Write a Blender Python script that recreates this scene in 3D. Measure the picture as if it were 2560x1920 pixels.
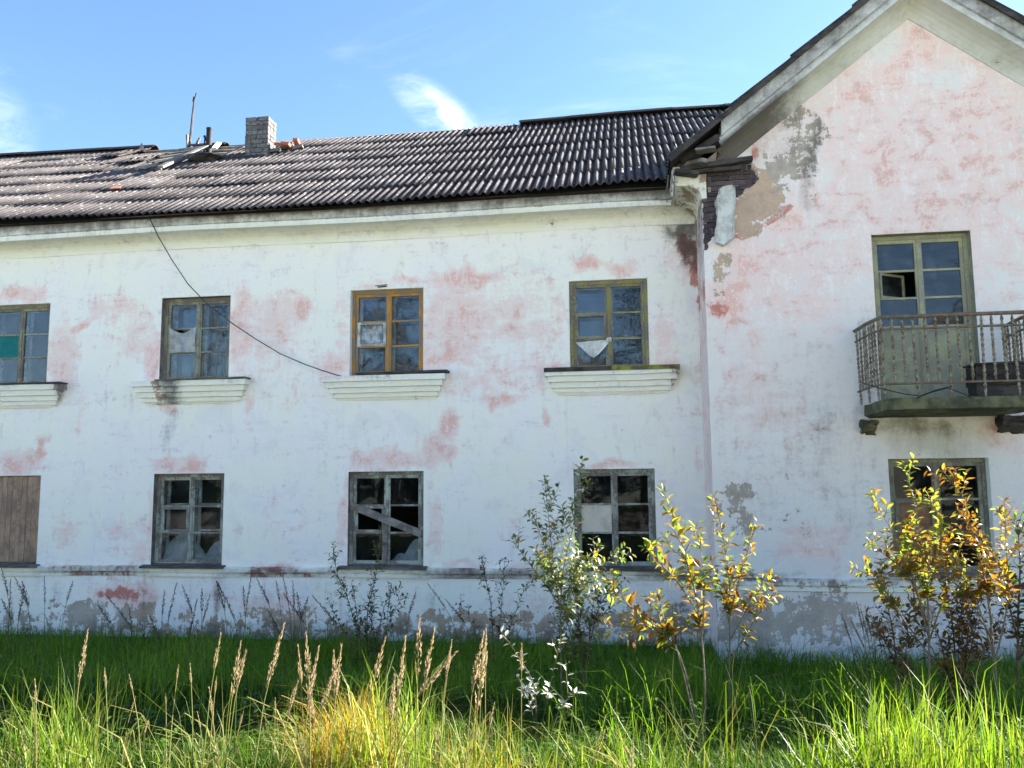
import bpy, bmesh, math, random
import numpy as np
from mathutils import Vector, Matrix, noise as mnoise
R = math.radians
rnd = random.Random(7)
npr = np.random.RandomState(11)
for o in list(bpy.data.objects): bpy.data.objects.remove(o)
SC = bpy.context.scene
COL = SC.collection

# ------------------------------------------------------------------ camera
FPX, PITCH, YAW, ROLL = 2092.35, 0.1149, 0.1395, -0.0092
CAM = np.array([8.9888, -12.6296, 2.2931])
FW = np.array([-math.sin(YAW)*math.cos(PITCH), math.cos(YAW)*math.cos(PITCH), math.sin(PITCH)])
_r = np.cross(FW, [0, 0, 1]); _r /= np.linalg.norm(_r); _u = np.cross(_r, FW)
RT = _r*math.cos(ROLL)+_u*math.sin(ROLL); UP = -_r*math.sin(ROLL)+_u*math.cos(ROLL)
cd = bpy.data.cameras.new('camera'); cam = bpy.data.objects.new('camera', cd); COL.objects.link(cam)
cd.sensor_width = 36; cd.lens = FPX*36/2560; cd.clip_start = .05; cd.clip_end = 3000
M = Matrix(((RT[0], UP[0], -FW[0], CAM[0]), (RT[1], UP[1], -FW[1], CAM[1]), (RT[2], UP[2], -FW[2], CAM[2]), (0, 0, 0, 1)))
cam.matrix_world = M
SC.camera = cam
SC.render.resolution_x, SC.render.resolution_y = 1024, 768

def ray(u, v): return FW+RT*(u-1280)/FPX-UP*(v-960)/FPX      # photo pixel (2560 wide) -> direction
def onY(u, v, Y):
    d = ray(u, v); t = (Y-CAM[1])/d[1]; return CAM+t*d

# ------------------------------------------------------------------ light
SUN = Vector((.80, .43, .478)).normalized()
EL = math.asin(SUN.z); AZ = math.atan2(SUN.x, SUN.y)
EXPOSURE = 2.85
W = bpy.data.worlds.new('World'); SC.world = W; W.use_nodes = True
nt = W.node_tree; nt.nodes.clear()
def N(nt, t, **k):
    n = nt.nodes.new(t)
    for a, b in k.items():
        if a[0] == 'i' and a[1:].isdigit(): n.inputs[int(a[1:])].default_value = b
        else: setattr(n, a, b)
    return n
def L(nt, a, b): nt.links.new(a, b)
sky = N(nt, 'ShaderNodeTexSky', sky_type='NISHITA', sun_disc=False, sun_elevation=EL, sun_rotation=AZ,
        air_density=1.0, dust_density=.35, ozone_density=4.5, altitude=0)
# thin cirrus: wispy noise over the whole dome, plus the one brighter wisp the photo shows
geo = N(nt, 'ShaderNodeTexCoord')
mp = N(nt, 'ShaderNodeMapping'); mp.inputs['Rotation'].default_value = (0, 0, .7); mp.inputs['Scale'].default_value = (1.2, 3.2, 5)
L(nt, geo.outputs['Generated'], mp.inputs[0])
ns = N(nt, 'ShaderNodeTexNoise', i2=1.6, i3=10, i4=.62); ns.inputs['Distortion'].default_value = .5
L(nt, mp.outputs[0], ns.inputs[0])
mr = N(nt, 'ShaderNodeMapRange', i1=.56, i2=.95, i3=0, i4=.5, interpolation_type='SMOOTHSTEP'); L(nt, ns.outputs[0], mr.inputs[0])
wd = Vector(ray(1085, 272)).normalized()
def cloudspot(u, v, u2, v2, wid, amp, nscale):
    a = Vector(ray(u, v)).normalized(); b = Vector(ray(u2, v2)).normalized(); ax = (b-a); ln = ax.length/2; ax.normalize(); c = (a+b)/2
    nn = c.cross(ax).normalized()
    sub = N(nt, 'ShaderNodeVectorMath', operation='SUBTRACT'); L(nt, geo.outputs['Generated'], sub.inputs[0]); sub.inputs[1].default_value = c
    outs = []
    for vec, s in ((ax, ln), (nn, wid), (c.normalized(), .6)):
        d = N(nt, 'ShaderNodeVectorMath', operation='DOT_PRODUCT'); L(nt, sub.outputs[0], d.inputs[0]); d.inputs[1].default_value = vec/s
        p = N(nt, 'ShaderNodeMath', operation='MULTIPLY'); L(nt, d.outputs['Value'], p.inputs[0]); L(nt, d.outputs['Value'], p.inputs[1]); outs.append(p)
    ad = N(nt, 'ShaderNodeMath', operation='ADD'); L(nt, outs[0].outputs[0], ad.inputs[0]); L(nt, outs[1].outputs[0], ad.inputs[1])
    ad2 = N(nt, 'ShaderNodeMath', operation='ADD'); L(nt, ad.outputs[0], ad2.inputs[0]); L(nt, outs[2].outputs[0], ad2.inputs[1])
    n2 = N(nt, 'ShaderNodeTexNoise', i2=nscale, i3=8, i4=.65); L(nt, mp.outputs[0], n2.inputs[0]); n2.inputs['Distortion'].default_value = .8
    m1 = N(nt, 'ShaderNodeMapRange', i1=0, i2=2.2, i3=1, i4=0, interpolation_type='SMOOTHSTEP'); L(nt, ad2.outputs[0], m1.inputs[0])
    m2 = N(nt, 'ShaderNodeMapRange', i1=.38, i2=.75, i3=0, i4=amp); L(nt, n2.outputs[0], m2.inputs[0])
    mu = N(nt, 'ShaderNodeMath', operation='MULTIPLY'); L(nt, m1.outputs[0], mu.inputs[0]); L(nt, m2.outputs[0], mu.inputs[1])
    return mu
spots = [cloudspot(1000, 200, 1185, 350, .020, .34, 9), cloudspot(1080, 235, 1190, 350, .010, .5, 16), cloudspot(-150, 330, 60, 385, .05, .35, 5)]
acc = mr.outputs[0]
for s in spots:
    a = N(nt, 'ShaderNodeMath', operation='ADD', use_clamp=True); L(nt, acc, a.inputs[0]); L(nt, s.outputs[0], a.inputs[1]); acc = a.outputs[0]
mx = N(nt, 'ShaderNodeMix', data_type='RGBA'); L(nt, acc, mx.inputs[0]); L(nt, sky.outputs[0], mx.inputs[6])
mx.inputs[7].default_value = (7.2, 7.4, 7.7, 1)
bg = N(nt, 'ShaderNodeBackground', i1=.05); L(nt, mx.outputs[2], bg.inputs[0])
L(nt, bg.outputs[0], N(nt, 'ShaderNodeOutputWorld').inputs[0])
sl = bpy.data.lights.new('sun', 'SUN'); sl.energy = 5.0; sl.angle = R(.55); sl.color = (1, .94, .84)
so = bpy.data.objects.new('sun', sl); COL.objects.link(so); so.rotation_euler = SUN.to_track_quat('Z', 'Y').to_euler(); so.location = (40, 20, 30)
SC.render.engine = 'CYCLES'
SC.cycles.max_bounces = 6; SC.cycles.transparent_max_bounces = 10; SC.cycles.diffuse_bounces = 4
vs = SC.view_settings; vs.view_transform = 'Standard'; vs.look = 'None'; vs.exposure = EXPOSURE; vs.gamma = 1; vs.use_curve_mapping = False

# ------------------------------------------------------------------ helpers
class MB:
    def __init__(s): s.v = []; s.f = []; s.m = []
    def add(s, vs, fs, m=0):
        b = len(s.v); s.v += [tuple(x) for x in vs]; s.f += [tuple(i+b for i in f) for f in fs]; s.m += [m]*len(fs)
    def box(s, x0, x1, y0, y1, z0, z1, m=0):
        s.add([(x, y, z) for x in (x0, x1) for y in (y0, y1) for z in (z0, z1)],
              [(0, 1, 3, 2), (4, 6, 7, 5), (0, 4, 5, 1), (2, 3, 7, 6), (0, 2, 6, 4), (1, 5, 7, 3)], m)
    def tube(s, pts, rads, n=6, m=0, cap=True):
        pts = [Vector(p) for p in pts]; rings = []
        for i, p in enumerate(pts):
            t = (pts[min(i+1, len(pts)-1)]-pts[max(i-1, 0)]).normalized()
            a = t.cross(Vector((0, 0, 1)) if abs(t.z) < .9 else Vector((1, 0, 0))).normalized(); b = t.cross(a)
            r = rads[i] if hasattr(rads, '__len__') else rads
            rings.append([p+(a*math.cos(6.2832*k/n)+b*math.sin(6.2832*k/n))*r for k in range(n)])
        vs = [q for rg in rings for q in rg]
        fs = [(i*n+k, i*n+(k+1) % n, (i+1)*n+(k+1) % n, (i+1)*n+k) for i in range(len(pts)-1) for k in range(n)]
        if cap: fs += [tuple(range(n-1, -1, -1)), tuple((len(pts)-1)*n+k for k in range(n))]
        s.add(vs, fs, m)
    def beam(s, a, b, w, h, up=(0, 0, 1), m=0):      # rectangular bar from a to b
        a, b = Vector(a), Vector(b); t = (b-a).normalized(); sd = t.cross(Vector(up)).normalized(); uu = sd.cross(t)
        vs = [p+sd*(i*w/2)+uu*(j*h/2) for p in (a, b) for i, j in ((-1, -1), (1, -1), (1, 1), (-1, 1))]
        s.add(vs, [(3, 2, 1, 0), (4, 5, 6, 7), (0, 1, 5, 4), (1, 2, 6, 5), (2, 3, 7, 6), (3, 0, 4, 7)], m)
    def mesh(s, name):
        me = bpy.data.meshes.new(name); me.from_pydata(s.v, [], s.f); me.update()
        if any(s.m): me.polygons.foreach_set('material_index', s.m)
        return me
def fixn(me):
    bm = bmesh.new(); bm.from_mesh(me); bmesh.ops.recalc_face_normals(bm, faces=bm.faces); bm.to_mesh(me); bm.free()
def put(name, me, mats, parent=None, loc=None, mat4=None, kind=None):
    if isinstance(me, MB): me = me.mesh(name); fixn(me)
    if mats is not None and not len(me.materials):
        for m in (mats if isinstance(mats, (list, tuple)) else [mats]): me.materials.append(m)
    o = bpy.data.objects.new(name, me); COL.objects.link(o)
    if parent: o.parent = parent
    if mat4 is not None: o.matrix_local = mat4
    if loc is not None: o.location = loc
    if kind: o['kind'] = kind
    return o
def smooth(o):
    o.data.polygons.foreach_set('use_smooth', [True]*len(o.data.polygons)); return o
def empty(name, loc=(0, 0, 0)):
    o = bpy.data.objects.new(name, None); COL.objects.link(o); o.location = loc; o.empty_display_size = .2; return o
def tag(o, label, cat, group=None):
    o['label'] = label; o['category'] = cat
    if group: o['group'] = group
    return o

# ------------------------------------------------------------------ materials
def mat(name):
    m = bpy.data.materials.new(name); m.use_nodes = True; t = m.node_tree; t.nodes.clear()
    out = N(t, 'ShaderNodeOutputMaterial'); return m, t, out
def nz(t, vec, scale, detail=6, rough=.6, dist=0, mscale=None):
    if mscale:
        mp = N(t, 'ShaderNodeMapping'); mp.inputs['Scale'].default_value = mscale; L(t, vec, mp.inputs[0]); vec = mp.outputs[0]
    n = N(t, 'ShaderNodeTexNoise', i2=scale, i3=detail, i4=rough); n.inputs['Distortion'].default_value = dist
    L(t, vec, n.inputs[0]); return n.outputs[0]
def mth(t, op, a, b=None, c=None, clamp=False):
    n = N(t, 'ShaderNodeMath', operation=op, use_clamp=clamp)
    for i, x in enumerate((a, b, c)):
        if x is None: continue
        if isinstance(x, (int, float)): n.inputs[i].default_value = x
        else: L(t, x, n.inputs[i])
    return n.outputs[0]
def sst(t, x, a, b, lo=0., hi=1.):
    n = N(t, 'ShaderNodeMapRange', i1=a, i2=b, i3=lo, i4=hi, interpolation_type='SMOOTHSTEP'); L(t, x, n.inputs[0]); return n.outputs[0]
def mix(t, f, a, b, mode='MIX'):
    n = N(t, 'ShaderNodeMix', data_type='RGBA', blend_type=mode)
    for i, x in ((0, f), (6, a), (7, b)):
        if isinstance(x, (int, float)): n.inputs[i].default_value = x
        elif isinstance(x, tuple): n.inputs[i].default_value = (*x[:3], 1)
        else: L(t, x, n.inputs[i])
    return n.outputs[2]
def bump(t, h, strength=.4, dist=.02):
    n = N(t, 'ShaderNodeBump', i0=strength, i1=dist); L(t, h, n.inputs['Height']); return n.outputs[0]
def pbsdf(t, out, col, rough=.85, normal=None, metal=0, spec=.3):
    b = N(t, 'ShaderNodeBsdfPrincipled'); b.inputs['Roughness'].default_value = rough if isinstance(rough, (int, float)) else .5
    if isinstance(col, tuple): b.inputs['Base Color'].default_value = (*col[:3], 1)
    else: L(t, col, b.inputs['Base Color'])
    if not isinstance(rough, (int, float)): L(t, rough, b.inputs['Roughness'])
    b.inputs['Metallic'].default_value = metal; b.inputs['Specular IOR Level'].default_value = spec
    if normal is not None: L(t, normal, b.inputs['Normal'])
    L(t, b.outputs[0], out.inputs[0]); return b

def plaster_mat(name, wash=0., base1=(.87, .855, .76), base2=(.87, .835, .80), grime0=0.):
    m, t, out = mat(name)
    pos = N(t, 'ShaderNodeNewGeometry').outputs['Position']
    a1 = N(t, 'ShaderNodeAttribute', attribute_name='m1'); a2 = N(t, 'ShaderNodeAttribute', attribute_name='m2')
    s1 = N(t, 'ShaderNodeSeparateColor'); L(t, a1.outputs[0], s1.inputs[0]); s2 = N(t, 'ShaderNodeSeparateColor'); L(t, a2.outputs[0], s2.inputs[0])
    pink, bare, grime = s1.outputs; red, grey, green = s2.outputs
    big = nz(t, pos, .9, 4, .55); med = nz(t, pos, 3.4, 7, .68, .5); fine = nz(t, pos, 17, 5, .65, .3)
    strk = nz(t, pos, 1.0, 6, .7, .25, (9, 9, 1.5)); hstr = nz(t, pos, 1.0, 6, .66, .3, (2.2, 2.2, 10)); grain = nz(t, pos, 110, 2, .6)
    vf = nz(t, pos, 46, 4, .7)
    tt = mth(t, 'ADD', mth(t, 'MULTIPLY', mth(t, 'SUBTRACT', med, .5), 2.1), mth(t, 'MULTIPLY', mth(t, 'SUBTRACT', strk, .5), 1.3))
    tt = mth(t, 'ADD', tt, mth(t, 'MULTIPLY', mth(t, 'SUBTRACT', fine, .5), 1.1))
    th = mth(t, 'ADD', tt, mth(t, 'MULTIPLY', mth(t, 'SUBTRACT', hstr, .5), .9))
    th = mth(t, 'ADD', th, mth(t, 'MULTIPLY', mth(t, 'SUBTRACT', vf, .5), .5))
    col = mix(t, sst(t, big, .38, .62), base1, base2)
    col = mix(t, mth(t, 'MULTIPLY', sst(t, mth(t, 'ADD', hstr, mth(t, 'MULTIPLY', fine, .6)), .84, 1.02, 0, .55), sst(t, big, .45, .6)), col, (.62, .60, .61))     # faint cool scuffs
    col = mix(t, mth(t, 'MULTIPLY', sst(t, strk, .54, .70, 0, .42), sst(t, med, .42, .6)), col, (.64, .62, .62))
    col = mix(t, sst(t, nz(t, pos, 1.7, 6, .62, .8), .52, .66, 0, .32), col, (.70, .68, .71))
    pk = mth(t, 'ADD', pink, wash)
    soft = sst(t, mth(t, 'ADD', pk, mth(t, 'MULTIPLY', th, .65)), .16, .62)
    col = mix(t, mth(t, 'MULTIPLY', soft, .85), col, (.83, .615, .56))
    stg = sst(t, mth(t, 'ADD', pk, mth(t, 'MULTIPLY', th, .95)), .70, .77)
    col = mix(t, mth(t, 'MULTIPLY', stg, .60), col, (.77, .40, .33))
    # runs and flakes of white wash inside the pink zones
    fl = mth(t, 'MULTIPLY', sst(t, mth(t, 'ADD', mth(t, 'MULTIPLY', strk, .7), mth(t, 'MULTIPLY', fine, .5)), .60, .68), sst(t, pk, .2, .5))
    col = mix(t, mth(t, 'MULTIPLY', fl, .6), col, (.86, .82, .79))
    rd = sst(t, mth(t, 'ADD', red, mth(t, 'MULTIPLY', th, .6)), .45, .75)
    col = mix(t, mth(t, 'MULTIPLY', rd, .85), col, (.52, .17, .12))
    bx = mth(t, 'ADD', mth(t, 'MULTIPLY', bare, .84), mth(t, 'MULTIPLY', th, .85)); br = sst(t, bx, .50, .57)
    edge = mth(t, 'MULTIPLY', sst(t, bx, .43, .5), mth(t, 'SUBTRACT', 1, br))
    bcol = mix(t, sst(t, mth(t, 'ADD', grey, mth(t, 'MULTIPLY', mth(t, 'SUBTRACT', med, .5), 1.4)), .3, .7), (.54, .38, .265), (.50, .43, .355))
    bcol = mix(t, sst(t, med, .35, .7, 0, .5), bcol, (.31, .26, .22)); bcol = mix(t, sst(t, vf, .5, .75, 0, .7), bcol, (.58, .54, .49))
    col = mix(t, mth(t, 'MULTIPLY', edge, .6), col, (.88, .86, .82)); col = mix(t, br, col, bcol)
    # small bare nicks everywhere
    nick = sst(t, mth(t, 'ADD', mth(t, 'MULTIPLY', fine, .6), mth(t, 'MULTIPLY', med, .5)), .70, .74)
    col = mix(t, mth(t, 'MULTIPLY', nick, .6), col, (.52, .47, .45))
    gm = sst(t, mth(t, 'ADD', mth(t, 'ADD', grime, grime0), mth(t, 'MULTIPLY', th, .45)), .02, 1.0)
    col = mix(t, mth(t, 'MULTIPLY', gm, .9), col, (.075, .062, .055))
    gr = sst(t, mth(t, 'ADD', green, mth(t, 'MULTIPLY', tt, .3)), .05, 1.1)
    col = mix(t, mth(t, 'MULTIPLY', gr, .8), col, (.25, .24, .12))
    h = mth(t, 'ADD', mth(t, 'MULTIPLY', fine, .5), mth(t, 'MULTIPLY', grain, .25)); h = mth(t, 'ADD', h, mth(t, 'MULTIPLY', med, .6))
    h = mth(t, 'SUBTRACT', h, mth(t, 'MULTIPLY', br, .9)); h = mth(t, 'SUBTRACT', h, mth(t, 'MULTIPLY', stg, .15))
    pbsdf(t, out, col, .92, bump(t, h, .6, .012), spec=.15)
    return m
M_PL = plaster_mat('wall_plaster')
M_TRIM = plaster_mat('trim_plaster', base1=(.81, .80, .69), base2=(.83, .82, .74), wash=-.3)
M_TRIMW = plaster_mat('wing_trim_dimmed', base1=(.52, .52, .46), base2=(.60, .59, .55), wash=-.3)  # trim greyed, with the wing's vignette shading painted in
M_WING = plaster_mat('wing_plaster_dimmed', wash=.0, base1=(.76, .70, .655), base2=(.76, .73, .69))  # pinker plaster, greyed to hold the wing's vignette shading in its colour

def wood_mat(name, c1, c2, c3=None, scale=(40, 40, 2.2), peel=None, rough=.8, axis='Object'):
    m, t, out = mat(name)
    co = N(t, 'ShaderNodeTexCoord').outputs['Object']; ri = N(t, 'ShaderNodeObjectInfo').outputs['Random']
    ad = N(t, 'ShaderNodeVectorMath', operation='ADD'); L(t, co, ad.inputs[0])
    cx = N(t, 'ShaderNodeCombineXYZ'); L(t, mth(t, 'MULTIPLY', ri, 37), cx.inputs[0]); L(t, mth(t, 'MULTIPLY', ri, 11), cx.inputs[2]); L(t, cx.outputs[0], ad.inputs[1])
    g = nz(t, ad.outputs[0], 1, 8, .7, .5, scale); b = nz(t, ad.outputs[0], 4, 8, .65); f = nz(t, ad.outputs[0], 45, 5, .6)
    col = mix(t, sst(t, g, .35, .65), c1, c2)
    if c3: col = mix(t, sst(t, mth(t, 'ADD', b, mth(t, 'MULTIPLY', g, .4)), .62, .8), col, c3)
    if peel: col = mix(t, sst(t, mth(t, 'ADD', mth(t, 'MULTIPLY', f, .5), b), .72, .79), col, peel)
    col = mix(t, mth(t, 'MULTIPLY', mth(t, 'SUBTRACT', ri, .5), .5, clamp=True), col, (.05, .045, .04))
    pbsdf(t, out, col, rough, bump(t, mth(t, 'ADD', g, mth(t, 'MULTIPLY', f, .5)), .5, .004)); return m
M_FRAME_GRN = wood_mat('paint_greygreen', (.20, .22, .16), (.30, .32, .24), (.33, .29, .15), peel=(.17, .15, .13))
M_FRAME_PALE = wood_mat('paint_palegreen', (.30, .34, .29), (.42, .46, .40), (.24, .24, .18), peel=(.18, .16, .14))
M_FRAME_OCH = wood_mat('paint_ochre', (.42, .20, .04), (.52, .27, .06), (.30, .14, .05), peel=(.24, .20, .16))
M_FRAME_OLV = wood_mat('paint_olive', (.24, .22, .07), (.34, .31, .11), (.36, .36, .24), peel=(.20, .18, .14))
M_DOOR = wood_mat('paint_door', (.31, .31, .18), (.39, .385, .245), (.33, .335, .24), peel=(.27, .26, .19))
M_INNER = wood_mat('paint_innerwhite', (.52, .55, .52), (.62, .64, .60), (.4, .42, .38), peel=(.3, .28, .24))
M_PLANK = wood_mat('weathered_plank', (.30, .195, .13), (.43, .29, .20), (.22, .15, .11), scale=(30, 30, 1.6))
M_GREY = wood_mat('grey_wood', (.20, .18, .165), (.31, .285, .26), (.13, .115, .10), scale=(30, 30, 1.6))
M_SILL = wood_mat('dark_sill', (.06, .05, .045), (.11, .095, .085), (.16, .15, .13), scale=(2, 30, 30))
M_MOSS = wood_mat('mossy_sill', (.07, .065, .04), (.13, .12, .06), (.25, .26, .04), scale=(2, 30, 30))
M_POLE = wood_mat('pole_wood', (.05, .042, .038), (.10, .085, .075), (.035, .03, .028)); M_TAR = wood_mat('tar_wood', (.018, .017, .018), (.04, .036, .034), (.07, .06, .055), scale=(2, 30, 30))
M_PALEPANEL = wood_mat('pale_panel', (.60, .55, .46), (.66, .61, .52), (.50, .45, .37), scale=(3, 3, 3))
M_PLY = wood_mat('brown_plywood', (.21, .11, .06), (.30, .17, .09), (.13, .07, .045), scale=(3, 3, 12))
def simple(name, c1, c2, scale=20, rough=.8, metal=0, bs=.4):
    m, t, out = mat(name); co = N(t, 'ShaderNodeNewGeometry').outputs['Position']
    a = nz(t, co, scale, 7, .65); b = nz(t, co, scale*6, 4, .6)
    col = mix(t, sst(t, a, .38, .64), c1, c2); pbsdf(t, out, col, rough, bump(t, mth(t, 'ADD', a, b), bs, .006), metal); return m
M_IRON = simple('rusty_iron', (.16, .155, .12), (.17, .085, .045), 14, .75)
M_BAL = simple('flaked_iron', (.30, .29, .21), (.12, .065, .04), 22, .8)
M_SLAB = simple('mossy_concrete', (.055, .055, .035), (.15, .145, .075), 5, .9, bs=.8)
M_DARK = simple('gap_shade_deck', (.012, .012, .014), (.03, .028, .027), 6, .95)  # near-black deck colour stands in for the shade in roof gaps
M_PIPE = simple('black_pipe', (.012, .014, .018), (.025, .028, .032), 8, .75)
M_ROOM = simple('darkened_room', (.05, .06, .065), (.10, .11, .11), 1.5, .9)  # darkened so the unlit rooms show near black behind the glass
M_CABLE = simple('cable_black', (.015, .015, .017), (.03, .03, .03), 8, .6)
M_MORTAR = simple('mortar', (.05, .047, .045), (.10, .09, .085), 25, .95, bs=.8)
M_CHUNK = simple('plaster_chunk', (.40, .39, .36), (.62, .62, .58), 7, .95, bs=1.)
M_REDBRICK = simple('red_brick', (.30, .10, .06), (.40, .17, .11), 18, .9)
def brick_mat(name, c1, c2, c3):
    m, t, out = mat(name); co = N(t, 'ShaderNodeNewGeometry').outputs['Position']; ri = N(t, 'ShaderNodeObjectInfo').outputs['Random']
    a = nz(t, co, 14, 8, .7); col = mix(t, ri, c1, c2); col = mix(t, sst(t, a, .45, .68), col, c3)
    pbsdf(t, out, col, .92, bump(t, nz(t, co, 60, 6, .65), .6, .006)); return m
M_SILBRICK = brick_mat('silicate_brick', (.20, .19, .185), (.11, .105, .105), (.05, .047, .05))
M_DKBRICK = brick_mat('sooty_brick', (.055, .045, .055), (.115, .09, .095), (.035, .03, .036))

def glass_mat(name, dirt=.10, tint=(.75, .82, .86), ior=1.7, wav=.07):
    m, t, out = mat(name); co = N(t, 'ShaderNodeNewGeometry').outputs['Position']
    w = nz(t, co, 2.6, 3, .5); nrm = bump(t, w, wav, .05)
    fr = N(t, 'ShaderNodeFresnel', i0=ior); L(t, nrm, fr.inputs['Normal'])
    gl = N(t, 'ShaderNodeBsdfGlossy', i1=.012); gl.inputs[0].default_value = (.95, .97, 1, 1); L(t, nrm, gl.inputs['Normal'])
    tr = N(t, 'ShaderNodeBsdfTransparent'); tr.inputs[0].default_value = (*tint, 1)
    df = N(t, 'ShaderNodeBsdfDiffuse'); df.inputs[0].default_value = (.42, .44, .43, 1)
    d = N(t, 'ShaderNodeMixShader'); L(t, sst(t, nz(t, co, 5, 8, .7), .42, .85, dirt*.25, dirt*2.2), d.inputs[0]); L(t, tr.outputs[0], d.inputs[1]); L(t, df.outputs[0], d.inputs[2])
    x = N(t, 'ShaderNodeMixShader'); L(t, fr.outputs[0], x.inputs[0]); L(t, d.outputs[0], x.inputs[1]); L(t, gl.outputs[0], x.inputs[2])
    L(t, x.outputs[0], out.inputs[0]); return m
M_GLASS = glass_mat('old_glass'); M_GLASSD = glass_mat('dull_glass', .03, ior=1.22, wav=.02); M_GLASS2 = glass_mat('inner_glass', .05)
M_FROST = glass_mat('dusty_glass', .9)
def sheer(name, col, alpha):
    m, t, out = mat(name); co = N(t, 'ShaderNodeNewGeometry').outputs['Position']
    b = N(t, 'ShaderNodeBsdfPrincipled'); b.inputs['Base Color'].default_value = (*col, 1); b.inputs['Roughness'].default_value = .45
    L(t, bump(t, nz(t, co, 7, 5, .6), .5, .02), b.inputs['Normal'])
    tr = N(t, 'ShaderNodeBsdfTransparent'); x = N(t, 'ShaderNodeMixShader')
    L(t, sst(t, nz(t, co, 9, 4, .6), .3, .7, alpha*.75, min(1, alpha*1.25)), x.inputs[0]); L(t, tr.outputs[0], x.inputs[1]); L(t, b.outputs[0], x.inputs[2]); L(t, x.outputs[0], out.inputs[0]); return m
M_FILM = sheer('plastic_film', (.62, .64, .63), .5); M_BAG = sheer('plastic_bag', (.75, .78, .76), .75)
M_TEAL = simple('teal_cloth', (.01, .14, .14), (.015, .19, .19), 3, .9)
M_CURT = simple('dark_curtain', (.03, .045, .04), (.07, .10, .08), 5, .95)

def roof_mat():
    m, t, out = mat('fibre_cement'); tc = N(t, 'ShaderNodeTexCoord').outputs['Object']; pos = N(t, 'ShaderNodeNewGeometry').outputs['Position']
    ri = N(t, 'ShaderNodeObjectInfo').outputs['Random']; sx = N(t, 'ShaderNodeSeparateXYZ'); L(t, tc, sx.inputs[0])
    a = nz(t, pos, 3, 8, .65); b = nz(t, pos, 26, 6, .65); sp = nz(t, pos, 1, 5, .6, 0, (16, 10, 10))
    col = mix(t, ri, (.060, .053, .053), (.11, .10, .10)); col = mix(t, sst(t, a, .35, .7), col, (.055, .049, .049))
    col = mix(t, sst(t, b, .45, .72, 0, .6), col, (.125, .117, .115))
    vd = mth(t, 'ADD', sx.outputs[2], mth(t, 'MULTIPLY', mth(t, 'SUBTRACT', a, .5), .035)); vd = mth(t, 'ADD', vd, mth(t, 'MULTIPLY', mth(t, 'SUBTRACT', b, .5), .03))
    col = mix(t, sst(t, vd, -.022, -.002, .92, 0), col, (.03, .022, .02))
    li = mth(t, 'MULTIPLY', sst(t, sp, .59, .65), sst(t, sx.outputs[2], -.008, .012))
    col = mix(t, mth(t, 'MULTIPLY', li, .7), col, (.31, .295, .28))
    mo = sst(t, nz(t, pos, 7, 8, .7), .64, .72); col = mix(t, mth(t, 'MULTIPLY', mo, .6), col, (.09, .05, .035))
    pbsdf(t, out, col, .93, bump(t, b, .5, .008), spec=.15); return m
M_ROOF = roof_mat()

# ------------------------------------------------------------------ geometry constants (metres; z=0 at foot of wall)
XC, WY = 10.06, -1.115                 # inner corner, wing front plane
WXR = 2*12.907-XC; AX = 12.907         # wing right corner, gable axis
WW = 1.2
ZLT, ZLB, ZUT, ZUB = 2.4525, 1.0165, 5.339, 3.9385
WX = [-1.82, 1.377, 4.629, 8.134]
UX = [-1.82, 1.395, 4.62, 8.11]
ML = 6.154                             # moulding line on main wall
RDX = (12.262, 13.513); RDZ = (3.235, 5.529); RWX = (12.301, 13.534); RWZ = (1.059, 2.534)
GS, GZ = .775, 8.562                   # gable slope, moulding apex
XL, XR, YB = -9., 34., 10.4  # XR: unseen right end, stretched so the house shades the lawn
E0 = Vector((0, -.56, 6.60)); RD = Vector((0, 5.55, 3.5)); RL = RD.length; RD.normalize(); RN = Vector((1, 0, 0)).cross(RD)
def sag(x, s=0):
    k = np.interp(x, [-9, -6, -1.2, 1.5, 4.3, 7, 9.6, 12, 34], [.06, .08, .03, -.02, -.045, -.01, .05, .03, .03])
    return float(k)*(1 if s < .5 else .8)
def roofpt(x, s, h=0): return E0+Vector((x, 0, sag(x)))+RD*s+RN*h
def roofpix(u, v, h=0):
    d = Vector(ray(u, v)); c = Vector(CAM); t = ((E0+RN*h-c).dot(RN))/d.dot(RN); return c+d*t
def gz(x, y):                           # ground height
    t = min(max((-y-.6)/9.4, 0), 1); b = .72*t*t*(3-2*t)-.10
    return b+.05*mnoise.noise(Vector((x*.5, y*.5, 0)))*min(1, max(0, (-y-.3)))
def onG(u, v):
    d = ray(u, v); z = .3
    for _ in range(12):
        t = (z-CAM[2])/d[2]; p = CAM+t*d; z = .5*z+.5*gz(p[0], p[1])
    t = (z-CAM[2])/d[2]; return Vector(CAM+t*d)

# ------------------------------------------------------------------ ground, and unseen gravel added for bounce light
gx = np.concatenate([np.linspace(-260, -8, 12), np.linspace(-6, 20, 53), np.linspace(24, 260, 12)])
gy = np.concatenate([np.linspace(-260, -20, 12), np.linspace(-18, .5, 38), np.linspace(4, 300, 12)])
mb = MB(); mb.v = [(x, y, gz(x, y) if y > -60 else .62) for y in gy for x in gx]; nx = len(gx)
mb.f = [(j*nx+i, j*nx+i+1, (j+1)*nx+i+1, (j+1)*nx+i) for j in range(len(gy)-1) for i in range(nx-1)]; mb.m = [0]*len(mb.f)
m, t, out = mat('meadow_soil'); pos = N(t, 'ShaderNodeNewGeometry').outputs['Position']
col = mix(t, nz(t, pos, 1.2, 8, .7), (.025, .06, .006), (.05, .10, .01)); col = mix(t, sst(t, nz(t, pos, 9, 8, .7), .5, .7), col, (.045, .06, .012))
pbsdf(t, out, col, .95, bump(t, nz(t, pos, 30, 6, .7), 1, .05)); M_SOIL = m
smooth(put('ground', mb, M_SOIL, kind='structure'))
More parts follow.
